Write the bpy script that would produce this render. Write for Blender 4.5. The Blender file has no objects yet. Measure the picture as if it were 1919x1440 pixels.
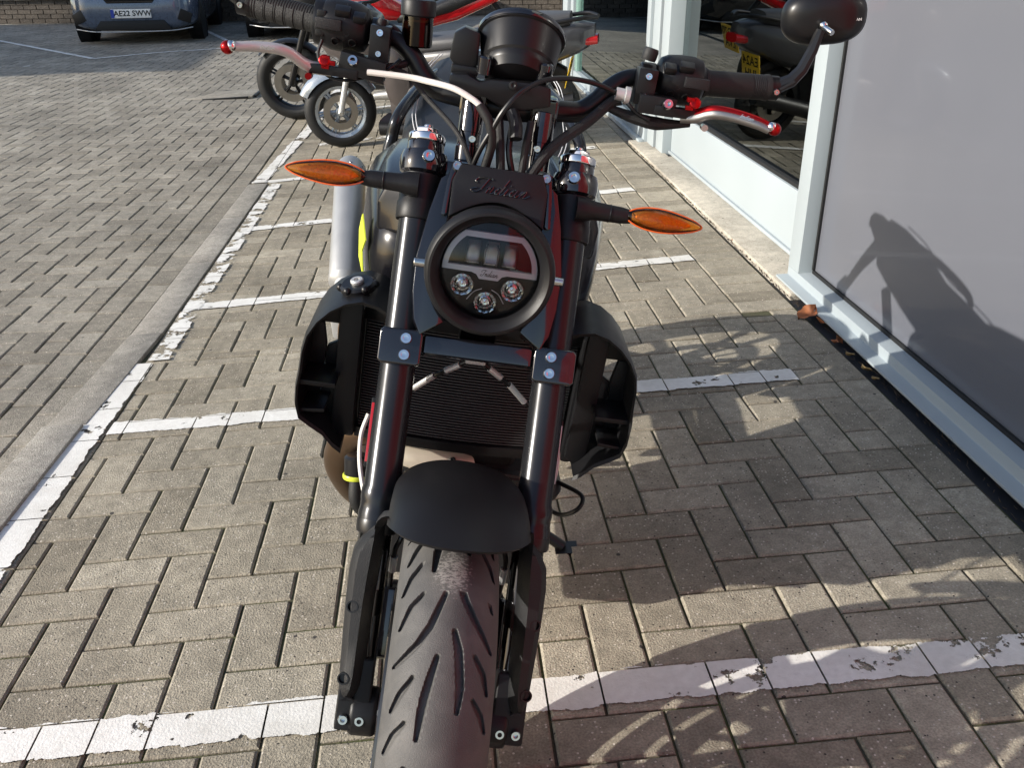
import bpy, bmesh, math, random
from mathutils import Vector, Matrix
R = math.radians
SC = bpy.context.scene
COL = SC.collection
rnd = random.Random(7)

# ------------------------------------------------------------------ camera
cam_d = bpy.data.cameras.new('camera')
cam = bpy.data.objects.new('camera', cam_d)
COL.objects.link(cam)
CAM = Vector((0.6991, -1.9700, 1.2122))
yaw, pitch, roll = 0.05719, 0.44649, -0.05531
fw = Vector((math.sin(yaw) * math.cos(pitch), math.cos(yaw) * math.cos(pitch), -math.sin(pitch)))
r0 = Vector((math.cos(yaw), -math.sin(yaw), 0))
u0 = r0.cross(fw)
cr = math.cos(roll) * r0 + math.sin(roll) * u0
cu = -math.sin(roll) * r0 + math.cos(roll) * u0
m = Matrix.Identity(4)
for i in range(3):
    m[i][0] = cr[i]; m[i][1] = cu[i]; m[i][2] = -fw[i]; m[i][3] = CAM[i]
cam.matrix_world = m
cam_d.sensor_fit = 'HORIZONTAL'
cam_d.sensor_width = 36
cam_d.lens = 36 * 1706.47 / 1919
cam_d.clip_start = 0.02
cam_d.clip_end = 2000
SC.camera = cam

# ------------------------------------------------------------------ sky and sun
SUN_EL, SUN_AZ = R(25.5), R(14)          # light travels along +X, turned 14 degrees towards +Y
sd = Vector((math.cos(SUN_EL) * math.cos(SUN_AZ), math.cos(SUN_EL) * math.sin(SUN_AZ), -math.sin(SUN_EL)))
w = bpy.data.worlds.new('World'); SC.world = w
w.use_nodes = True
nt = w.node_tree
bg = nt.nodes['Background']
sky = nt.nodes.new('ShaderNodeTexSky')
sky.sky_type = 'NISHITA'
sky.sun_disc = False
sky.sun_elevation = SUN_EL
sky.sun_rotation = math.atan2(-sd.x, -sd.y)
sky.air_density = 1.0; sky.dust_density = 1.5; sky.ozone_density = 1.0
nt.links.new(sky.outputs[0], bg.inputs[0])
bg.inputs[1].default_value = 0.15
sl = bpy.data.lights.new('sun', 'SUN')
sl.energy = 4.6
sl.angle = R(0.5)
sl.color = (1.0, 0.945, 0.86)
so = bpy.data.objects.new('sun', sl); COL.objects.link(so)
so.rotation_euler = sd.to_track_quat('-Z', 'Y').to_euler()
so.location = (-8, -2, 8)
SC.view_settings.view_transform = 'Standard'
SC.view_settings.look = 'None'
SC.view_settings.exposure = 0.42
SC.view_settings.gamma = 1
SC.view_settings.use_curve_mapping = False

# ------------------------------------------------------------------ materials
def nodes_of(m):
    nt = m.node_tree
    return nt, nt.nodes['Principled BSDF']
def mat(name, col, rough=0.5, metal=0.0, coat=0.0, bump=0.0, bscale=300, var=0.12, vscale=18, rvar=0.1, trans=0.0, ior=1.45, spec=None, detail=3):
    m = bpy.data.materials.new(name); m.use_nodes = True
    nt, b = nodes_of(m)
    tc = nt.nodes.new('ShaderNodeTexCoord')
    nz = nt.nodes.new('ShaderNodeTexNoise'); nz.inputs['Scale'].default_value = vscale; nz.inputs['Detail'].default_value = detail
    nt.links.new(tc.outputs['Object'], nz.inputs['Vector'])
    mx = nt.nodes.new('ShaderNodeMix'); mx.data_type = 'RGBA'
    mx.inputs['A'].default_value = (*[c * (1 - var) for c in col], 1)
    mx.inputs['B'].default_value = (*[min(1, c * (1 + var)) for c in col], 1)
    nt.links.new(nz.outputs['Fac'], mx.inputs['Factor'])
    nt.links.new(mx.outputs['Result'], b.inputs['Base Color'])
    mr = nt.nodes.new('ShaderNodeMapRange')
    mr.inputs['To Min'].default_value = max(0.02, rough * (1 - rvar * 2)); mr.inputs['To Max'].default_value = min(1, rough * (1 + rvar * 2))
    nt.links.new(nz.outputs['Fac'], mr.inputs['Value'])
    nt.links.new(mr.outputs[0], b.inputs['Roughness'])
    b.inputs['Metallic'].default_value = metal
    b.inputs['Coat Weight'].default_value = coat
    b.inputs['Coat Roughness'].default_value = 0.03
    b.inputs['IOR'].default_value = ior
    b.inputs['Transmission Weight'].default_value = trans
    if spec is not None: b.inputs['Specular IOR Level'].default_value = spec
    if bump:
        n2 = nt.nodes.new('ShaderNodeTexNoise'); n2.inputs['Scale'].default_value = bscale; n2.inputs['Detail'].default_value = 2
        nt.links.new(tc.outputs['Object'], n2.inputs['Vector'])
        bp = nt.nodes.new('ShaderNodeBump'); bp.inputs['Strength'].default_value = bump; bp.inputs['Distance'].default_value = 0.001
        nt.links.new(n2.outputs['Fac'], bp.inputs['Height'])
        nt.links.new(bp.outputs[0], b.inputs['Normal'])
    return m
M = {}
M['plastic'] = mat('matte_black_plastic', (0.0085, 0.0085, 0.0095), 0.42, bump=0.12, bscale=1500, spec=0.36)
M['plastic2'] = mat('textured_black_plastic', (0.013, 0.013, 0.014), 0.46, bump=0.7, bscale=900, spec=0.42)
M['satin'] = mat('satin_black_paint', (0.008, 0.008, 0.009), 0.34, spec=0.42)
M['gloss'] = mat('gloss_black_paint', (0.006, 0.006, 0.008), 0.12, coat=1.0)
M['tank'] = mat('black_tank_lacquer', (0.005, 0.005, 0.007), 0.2, coat=0.15, spec=0.35)
M['anod'] = mat('black_anodised_tube', (0.022, 0.023, 0.026), 0.22, metal=0.45)
M['slider'] = mat('black_polished_stanchion', (0.03, 0.03, 0.034), 0.1, metal=0.95)
M['steel'] = mat('bright_steel', (0.62, 0.62, 0.6), 0.22, metal=1.0)
M['chrome'] = mat('chrome', (0.75, 0.75, 0.76), 0.07, metal=1.0)
M['alu'] = mat('silver_aluminium', (0.55, 0.55, 0.54), 0.45, metal=0.6)
M['greyalu'] = mat('dull_grey_aluminium', (0.30, 0.29, 0.28), 0.4, metal=1.0)
M['fin'] = mat('grey_radiator_fin', (0.075, 0.075, 0.078), 0.5, metal=0.4)
M['brushed'] = mat('brushed_steel_silencer', (0.38, 0.38, 0.375), 0.45, metal=0.6, bump=0.2, bscale=200)
M['bronze'] = mat('heat_tinted_header', (0.16, 0.105, 0.065), 0.38, metal=0.9)
M['gold'] = mat('champagne_engine_cover', (0.58, 0.51, 0.40), 0.45, metal=0.3)
M['red'] = mat('red_anodised', (0.36, 0.010, 0.012), 0.25, metal=0.85)
M['redpaint'] = mat('red_paint', (0.5, 0.012, 0.016), 0.18, coat=1.0)
M['rubber'] = mat('black_rubber', (0.011, 0.011, 0.011), 0.6, bump=0.4, bscale=700)
M['cable'] = mat('black_cable_sheath', (0.007, 0.007, 0.008), 0.35)
M['weave'] = mat('braided_sleeve', (0.014, 0.014, 0.014), 0.5, bump=1.0, bscale=1200)
M['white_and_glint'] = mat('white_sheath_and_hose_glint', (0.62, 0.60, 0.56), 0.45)
M['seat'] = mat('seat_vinyl', (0.016, 0.016, 0.017), 0.48, bump=0.8, bscale=600)
M['thread'] = mat('white_thread', (0.55, 0.55, 0.55), 0.8)
M['engine'] = mat('black_engine_casting', (0.010, 0.010, 0.011), 0.45, bump=0.5, bscale=400)
M['rad'] = mat('black_radiator_core', (0.008, 0.008, 0.008), 0.5, bump=0.6, bscale=1200)
M['frame'] = mat('dark_frame_tube', (0.012, 0.012, 0.014), 0.3)
M['greyplate'] = mat('grey_light_bar', (0.60, 0.61, 0.63), 0.4)
M['yellow'] = mat('lime_yellow_decal', (0.62, 0.7, 0.05), 0.35)
M['white'] = mat('white_mark', (0.75, 0.75, 0.75), 0.5)
M['black'] = mat('black_mark', (0.006, 0.006, 0.006), 0.5)
M['blue'] = mat('blue_plate_band', (0.02, 0.05, 0.35), 0.4)
M['plateW'] = mat('white_number_plate', (0.78, 0.78, 0.76), 0.35)
M['plateY'] = mat('yellow_number_plate', (0.72, 0.46, 0.03), 0.35)
M['silver'] = mat('silver_scooter_paint', (0.36, 0.40, 0.44), 0.28, metal=0.5, coat=0.8)
M['brown'] = mat('dark_bronze_panel', (0.06, 0.05, 0.047), 0.38, coat=0.3)
M['darkgrey'] = mat('dark_grey_panel_paint', (0.045, 0.045, 0.05), 0.32, coat=0.6)
M['greyseat'] = mat('grey_scooter_seat', (0.06, 0.06, 0.065), 0.5, bump=0.6, bscale=300)
M['carblue'] = mat('slate_blue_car_paint', (0.10, 0.13, 0.19), 0.28, metal=0.35, coat=1.0)
M['carblack'] = mat('black_car_paint', (0.008, 0.008, 0.01), 0.2, coat=1.0)
M['darkglass'] = mat('dark_car_glass', (0.01, 0.012, 0.014), 0.05)
M['disc'] = mat('brake_disc_steel', (0.3, 0.28, 0.25), 0.35, metal=1.0)
M['redlens'] = mat('red_lamp_lens', (0.45, 0.01, 0.012), 0.12, coat=1.0)
M['leaf'] = mat('dry_orange_leaf', (0.30, 0.11, 0.045), 0.7, var=0.35, vscale=60)
M['leaf2'] = mat('dry_tan_leaf', (0.34, 0.24, 0.11), 0.75, var=0.35, vscale=60)
M['twig'] = mat('dry_debris', (0.045, 0.032, 0.02), 0.9, var=0.5, vscale=80)
M['frame_w'] = mat('pale_grey_powder_coat', (0.345, 0.39, 0.41), 0.5, var=0.05, vscale=2.5)
M['film'] = mat('grey_frosted_film', (0.128, 0.134, 0.156), 0.24, var=0.09, vscale=1.6, coat=0.25)
M['plinth'] = mat('black_damp_board', (0.012, 0.013, 0.018), 0.6, var=0.4, vscale=30)
M['interior'] = mat('dark_showroom_surface', (0.05, 0.052, 0.055), 0.5)
M['floorin'] = mat('showroom_floor', (0.12, 0.12, 0.115), 0.3)
M['redwall'] = mat('red_fascia_panel', (0.34, 0.012, 0.016), 0.4, var=0.04, vscale=2)
M['amberrim'] = mat('amber_rim', (0.75, 0.13, 0.015), 0.18, coat=1.0)
M['sparkle'] = mat('faceted_silver_reflector', (0.9, 0.9, 0.88), 0.25, metal=0.35, bump=1.0, bscale=500)
M['greenedge'] = mat('green_glass_edge', (0.22, 0.36, 0.31), 0.2)

def tint_lens(name, col, rough=0.08):
    m = bpy.data.materials.new(name); m.use_nodes = True
    nt = m.node_tree; nt.nodes.remove(nt.nodes['Principled BSDF'])
    out = nt.nodes['Material Output']
    tr = nt.nodes.new('ShaderNodeBsdfTransparent'); tr.inputs[0].default_value = (*col, 1)
    gl = nt.nodes.new('ShaderNodeBsdfGlossy'); gl.inputs['Roughness'].default_value = rough
    fr = nt.nodes.new('ShaderNodeFresnel'); fr.inputs[0].default_value = 1.5
    nz = nt.nodes.new('ShaderNodeTexNoise'); nz.inputs['Scale'].default_value = 40
    mr = nt.nodes.new('ShaderNodeMapRange'); mr.inputs['To Min'].default_value = rough * 0.6; mr.inputs['To Max'].default_value = rough * 1.6
    nt.links.new(nz.outputs['Fac'], mr.inputs['Value']); nt.links.new(mr.outputs[0], gl.inputs['Roughness'])
    mx = nt.nodes.new('ShaderNodeMixShader')
    nt.links.new(fr.outputs[0], mx.inputs[0]); nt.links.new(tr.outputs[0], mx.inputs[1]); nt.links.new(gl.outputs[0], mx.inputs[2])
    nt.links.new(mx.outputs[0], out.inputs[0])
    return m
M['amberlens'] = tint_lens('amber_lens', (1.0, 0.60, 0.17))
M['clear'] = tint_lens('clear_lens', (0.93, 0.95, 0.96), 0.03)
M['smoke'] = tint_lens('clear_dome', (0.8, 0.82, 0.84), 0.03)
M['oil'] = tint_lens('brown_fluid_cup', (0.25, 0.13, 0.07), 0.06)
# amber reflector with faceted relief
m = mat('amber_reflector', (1.0, 0.58, 0.06), 0.28, metal=0.2); M['amberref'] = m
nt, b = nodes_of(m)
tc = nt.nodes.new('ShaderNodeTexCoord'); vo = nt.nodes.new('ShaderNodeTexVoronoi'); vo.inputs['Scale'].default_value = 260
bp = nt.nodes.new('ShaderNodeBump'); bp.inputs['Strength'].default_value = 1.0; bp.inputs['Distance'].default_value = 0.0016
nt.links.new(tc.outputs['Object'], vo.inputs['Vector']); nt.links.new(vo.outputs['Distance'], bp.inputs['Height']); nt.links.new(bp.outputs[0], b.inputs['Normal'])

def glazing(name, ior=2.3, tint=(0.5, 0.56, 0.56)):
    m = bpy.data.materials.new(name); m.use_nodes = True
    nt = m.node_tree; nt.nodes.remove(nt.nodes['Principled BSDF'])
    out = nt.nodes['Material Output']
    tr = nt.nodes.new('ShaderNodeBsdfTransparent'); tr.inputs[0].default_value = (*tint, 1)
    gl = nt.nodes.new('ShaderNodeBsdfGlossy'); gl.inputs['Roughness'].default_value = 0.012; gl.inputs['Color'].default_value = (0.86, 0.92, 0.93, 1)
    fr = nt.nodes.new('ShaderNodeFresnel'); fr.inputs[0].default_value = ior
    nz = nt.nodes.new('ShaderNodeTexNoise'); nz.inputs['Scale'].default_value = 1.3
    tc = nt.nodes.new('ShaderNodeTexCoord'); nt.links.new(tc.outputs['Object'], nz.inputs['Vector'])
    bp = nt.nodes.new('ShaderNodeBump'); bp.inputs['Strength'].default_value = 0.015; bp.inputs['Distance'].default_value = 0.02
    nt.links.new(nz.outputs['Fac'], bp.inputs['Height']); nt.links.new(bp.outputs[0], gl.inputs['Normal'])
    mx = nt.nodes.new('ShaderNodeMixShader')
    nt.links.new(fr.outputs[0], mx.inputs[0]); nt.links.new(tr.outputs[0], mx.inputs[1]); nt.links.new(gl.outputs[0], mx.inputs[2])
    nt.links.new(mx.outputs[0], out.inputs[0])
    return m
M['glass'] = glazing('shop_glass')

# paving: grey-brown concrete blocks with pale grit and stains
def block_mat(name, base, base2):
    m = bpy.data.materials.new(name); m.use_nodes = True
    nt, b = nodes_of(m)
    N = nt.nodes.new; L = nt.links.new
    geo = N('ShaderNodeNewGeometry'); oi = N('ShaderNodeObjectInfo'); at = N('ShaderNodeAttribute'); at.attribute_name = 'brnd'
    ad = N('ShaderNodeMath'); ad.operation = 'ADD'; L(oi.outputs['Random'], ad.inputs[0]); L(at.outputs['Fac'], ad.inputs[1])
    frc = N('ShaderNodeMath'); frc.operation = 'FRACT'; L(ad.outputs[0], frc.inputs[0])
    mx = N('ShaderNodeMix'); mx.data_type = 'RGBA'; mx.inputs['A'].default_value = (*base, 1); mx.inputs['B'].default_value = (*base2, 1)
    L(frc.outputs[0], mx.inputs['Factor'])
    # broad staining
    n1 = N('ShaderNodeTexNoise'); n1.inputs['Scale'].default_value = 1.7; n1.inputs['Detail'].default_value = 5; n1.inputs['Roughness'].default_value = 0.65
    L(geo.outputs['Position'], n1.inputs['Vector'])
    r1 = N('ShaderNodeMapRange'); r1.inputs['From Min'].default_value = 0.3; r1.inputs['From Max'].default_value = 0.7; r1.inputs['To Min'].default_value = 0.66; r1.inputs['To Max'].default_value = 1.24
    L(n1.outputs['Fac'], r1.inputs['Value'])
    n3 = N('ShaderNodeTexNoise'); n3.inputs['Scale'].default_value = 26; n3.inputs['Detail'].default_value = 6; n3.inputs['Roughness'].default_value = 0.7
    L(geo.outputs['Position'], n3.inputs['Vector'])
    r3 = N('ShaderNodeMapRange'); r3.inputs['From Min'].default_value = 0.25; r3.inputs['From Max'].default_value = 0.75; r3.inputs['To Min'].default_value = 0.70; r3.inputs['To Max'].default_value = 1.30
    L(n3.outputs['Fac'], r3.inputs['Value'])
    n6 = N('ShaderNodeTexNoise'); n6.inputs['Scale'].default_value = 240; n6.inputs['Detail'].default_value = 3
    L(geo.outputs['Position'], n6.inputs['Vector'])
    r6 = N('ShaderNodeMapRange'); r6.inputs['From Min'].default_value = 0.3; r6.inputs['From Max'].default_value = 0.7; r6.inputs['To Min'].default_value = 0.76; r6.inputs['To Max'].default_value = 1.24
    L(n6.outputs['Fac'], r6.inputs['Value'])
    mu0 = N('ShaderNodeMath'); mu0.operation = 'MULTIPLY'; L(r1.outputs[0], mu0.inputs[0]); L(r6.outputs[0], mu0.inputs[1])
    mu = N('ShaderNodeMath'); mu.operation = 'MULTIPLY'; L(mu0.outputs[0], mu.inputs[0]); L(r3.outputs[0], mu.inputs[1])
    vm = N('ShaderNodeVectorMath'); vm.operation = 'SCALE'; L(mx.outputs['Result'], vm.inputs[0]); L(mu.outputs[0], vm.inputs['Scale'])
    # pale grit flecks
    vo = N('ShaderNodeTexVoronoi'); vo.inputs['Scale'].default_value = 130; vo.inputs['Randomness'].default_value = 1
    L(geo.outputs['Position'], vo.inputs['Vector'])
    cr_ = N('ShaderNodeSeparateColor'); L(vo.outputs['Color'], cr_.inputs[0])
    pick = N('ShaderNodeMath'); pick.operation = 'GREATER_THAN'; pick.inputs[1].default_value = 0.80; L(cr_.outputs[0], pick.inputs[0])
    near = N('ShaderNodeMath'); near.operation = 'LESS_THAN'; near.inputs[1].default_value = 0.27; L(vo.outputs['Distance'], near.inputs[0])
    gm = N('ShaderNodeMath'); gm.operation = 'MULTIPLY'; L(pick.outputs[0], gm.inputs[0]); L(near.outputs[0], gm.inputs[1])
    g2 = N('ShaderNodeMix'); g2.data_type = 'RGBA'; L(gm.outputs[0], g2.inputs['Factor']); L(vm.outputs[0], g2.inputs['A']); g2.inputs['B'].default_value = (0.52, 0.47, 0.40, 1)
    # dark pits
    pk2 = N('ShaderNodeMath'); pk2.operation = 'LESS_THAN'; pk2.inputs[1].default_value = 0.05; L(cr_.outputs[1], pk2.inputs[0])
    gm2 = N('ShaderNodeMath'); gm2.operation = 'MULTIPLY'; L(pk2.outputs[0], gm2.inputs[0]); L(near.outputs[0], gm2.inputs[1])
    g3 = N('ShaderNodeMix'); g3.data_type = 'RGBA'; L(gm2.outputs[0], g3.inputs['Factor']); L(g2.outputs['Result'], g3.inputs['A']); g3.inputs['B'].default_value = (0.05, 0.045, 0.04, 1)
    # larger tar spots
    v2 = N('ShaderNodeTexVoronoi'); v2.inputs['Scale'].default_value = 9; L(geo.outputs['Position'], v2.inputs['Vector'])
    t2 = N('ShaderNodeMath'); t2.operation = 'LESS_THAN'; t2.inputs[1].default_value = 0.045; L(v2.outputs['Distance'], t2.inputs[0])
    g4 = N('ShaderNodeMix'); g4.data_type = 'RGBA'; L(t2.outputs[0], g4.inputs['Factor']); L(g3.outputs['Result'], g4.inputs['A']); g4.inputs['B'].default_value = (0.06, 0.055, 0.05, 1)
    L(g4.outputs['Result'], b.inputs['Base Color'])
    b.inputs['Roughness'].default_value = 0.88
    b.inputs['Specular IOR Level'].default_value = 0.3
    n4 = N('ShaderNodeTexNoise'); n4.inputs['Scale'].default_value = 260; n4.inputs['Detail'].default_value = 4
    L(geo.outputs['Position'], n4.inputs['Vector'])
    sm = N('ShaderNodeMath'); sm.operation = 'SUBTRACT'; L(n4.outputs['Fac'], sm.inputs[0]); L(gm2.outputs[0], sm.inputs[1])
    bp = N('ShaderNodeBump'); bp.inputs['Strength'].default_value = 0.9; bp.inputs['Distance'].default_value = 0.003
    L(sm.outputs[0], bp.inputs['Height']); L(bp.outputs[0], b.inputs['Normal'])
    return m
M['block'] = block_mat('concrete_paving_block', (0.236, 0.207, 0.157), (0.350, 0.313, 0.245))
M['roadblock'] = block_mat('worn_road_block', (0.222, 0.199, 0.160), (0.310, 0.282, 0.232))
M['kerb'] = block_mat('concrete_kerb_stone', (0.27, 0.25, 0.215), (0.33, 0.305, 0.265))
M['threshold'] = block_mat('buff_concrete_threshold', (0.44, 0.40, 0.33), (0.46, 0.42, 0.35))
M['wallbrick'] = block_mat('dark_brown_brick', (0.10, 0.083, 0.068), (0.15, 0.125, 0.10))
def sand_mat():
    m = bpy.data.materials.new('mossy_joint_sand'); m.use_nodes = True
    nt, b = nodes_of(m); N = nt.nodes.new; L = nt.links.new
    geo = N('ShaderNodeNewGeometry')
    n1 = N('ShaderNodeTexNoise'); n1.inputs['Scale'].default_value = 5; n1.inputs['Detail'].default_value = 6
    n2 = N('ShaderNodeTexNoise'); n2.inputs['Scale'].default_value = 160; n2.inputs['Detail'].default_value = 4
    L(geo.outputs['Position'], n1.inputs['Vector']); L(geo.outputs['Position'], n2.inputs['Vector'])
    rp = N('ShaderNodeValToRGB'); e = rp.color_ramp.elements
    e[0].position = 0.35; e[0].color = (0.075, 0.06, 0.045, 1); e[1].position = 0.62; e[1].color = (0.06, 0.07, 0.022, 1)
    L(n1.outputs['Fac'], rp.inputs[0])
    vm = N('ShaderNodeVectorMath'); vm.operation = 'SCALE'; L(rp.outputs[0], vm.inputs[0])
    r = N('ShaderNodeMapRange'); r.inputs['To Min'].default_value = 0.4; r.inputs['To Max'].default_value = 1.7; L(n2.outputs['Fac'], r.inputs['Value']); L(r.outputs[0], vm.inputs['Scale'])
    L(vm.outputs[0], b.inputs['Base Color']); b.inputs['Roughness'].default_value = 0.95
    bp = N('ShaderNodeBump'); bp.inputs['Strength'].default_value = 1; bp.inputs['Distance'].default_value = 0.004
    L(n2.outputs['Fac'], bp.inputs['Height']); L(bp.outputs[0], b.inputs['Normal'])
    return m
M['sand'] = sand_mat()
def paint_mat(name, wear, dirt):
    # worn road paint: UV = (distance along, 0..1 across); chipped away by noise, more towards the edges
    m = bpy.data.materials.new(name); m.use_nodes = True
    nt, b = nodes_of(m); N = nt.nodes.new; L = nt.links.new
    out = nt.nodes['Material Output']
    geo = N('ShaderNodeNewGeometry'); uv = N('ShaderNodeUVMap')
    sp = N('ShaderNodeSeparateXYZ'); L(uv.outputs[0], sp.inputs[0])
    n1 = N('ShaderNodeTexNoise'); n1.inputs['Scale'].default_value = 9; n1.inputs['Detail'].default_value = 8; n1.inputs['Roughness'].default_value = 0.68
    n2 = N('ShaderNodeTexNoise'); n2.inputs['Scale'].default_value = 70; n2.inputs['Detail'].default_value = 5
    L(geo.outputs['Position'], n1.inputs['Vector']); L(geo.outputs['Position'], n2.inputs['Vector'])
    e1 = N('ShaderNodeMath'); e1.operation = 'SUBTRACT'; L(sp.outputs[1], e1.inputs[0]); e1.inputs[1].default_value = 0.5
    e2 = N('ShaderNodeMath'); e2.operation = 'ABSOLUTE'; L(e1.outputs[0], e2.inputs[0])
    e3 = N('ShaderNodeMapRange'); e3.inputs['From Min'].default_value = 0.33; e3.inputs['From Max'].default_value = 0.5; e3.inputs['To Min'].default_value = 0; e3.inputs['To Max'].default_value = 0.36
    L(e2.outputs[0], e3.inputs['Value'])
    s1 = N('ShaderNodeMath'); s1.operation = 'SUBTRACT'; L(n1.outputs['Fac'], s1.inputs[0]); L(e3.outputs[0], s1.inputs[1])
    a = N('ShaderNodeMath'); a.operation = 'MULTIPLY_ADD'; L(n2.outputs['Fac'], a.inputs[0]); a.inputs[1].default_value = 0.12; L(s1.outputs[0], a.inputs[2])
    th = N('ShaderNodeMath'); th.operation = 'GREATER_THAN'; L(a.outputs[0], th.inputs[0]); th.inputs[1].default_value = wear
    mx = N('ShaderNodeMix'); mx.data_type = 'RGBA'; L(n2.outputs['Fac'], mx.inputs['Factor'])
    mx.inputs['A'].default_value = (0.62 * dirt, 0.60 * dirt, 0.56 * dirt, 1); mx.inputs['B'].default_value = (0.84, 0.83, 0.79, 1)
    n7 = N('ShaderNodeTexNoise'); n7.inputs['Scale'].default_value = 3.3; n7.inputs['Detail'].default_value = 7; n7.inputs['Roughness'].default_value = .7; L(geo.outputs['Position'], n7.inputs['Vector'])
    r7 = N('ShaderNodeMapRange'); r7.inputs['From Min'].default_value = .42; r7.inputs['From Max'].default_value = .72; r7.inputs['To Max'].default_value = .6; L(n7.outputs['Fac'], r7.inputs['Value'])
    m7 = N('ShaderNodeMix'); m7.data_type = 'RGBA'; L(r7.outputs[0], m7.inputs['Factor']); L(mx.outputs['Result'], m7.inputs['A']); m7.inputs['B'].default_value = (.46, .435, .38, 1)
    L(m7.outputs['Result'], b.inputs['Base Color']); b.inputs['Roughness'].default_value = 0.7
    bp = N('ShaderNodeBump'); bp.inputs['Strength'].default_value = 0.5; bp.inputs['Distance'].default_value = 0.002
    n5 = N('ShaderNodeTexNoise'); n5.inputs['Scale'].default_value = 220; L(geo.outputs['Position'], n5.inputs['Vector'])
    L(n5.outputs['Fac'], bp.inputs['Height']); L(bp.outputs[0], b.inputs['Normal'])
    tr = N('ShaderNodeBsdfTransparent'); ms = N('ShaderNodeMixShader')
    L(th.outputs[0], ms.inputs[0]); L(tr.outputs[0], ms.inputs[1]); L(b.outputs[0], ms.inputs[2]); L(ms.outputs[0], out.inputs[0])
    return m
M['paint'] = paint_mat('worn_white_line_paint', 0.455, 1.0)
M['paint2'] = paint_mat('chipped_white_line_paint', 0.532, 0.95)

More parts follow.
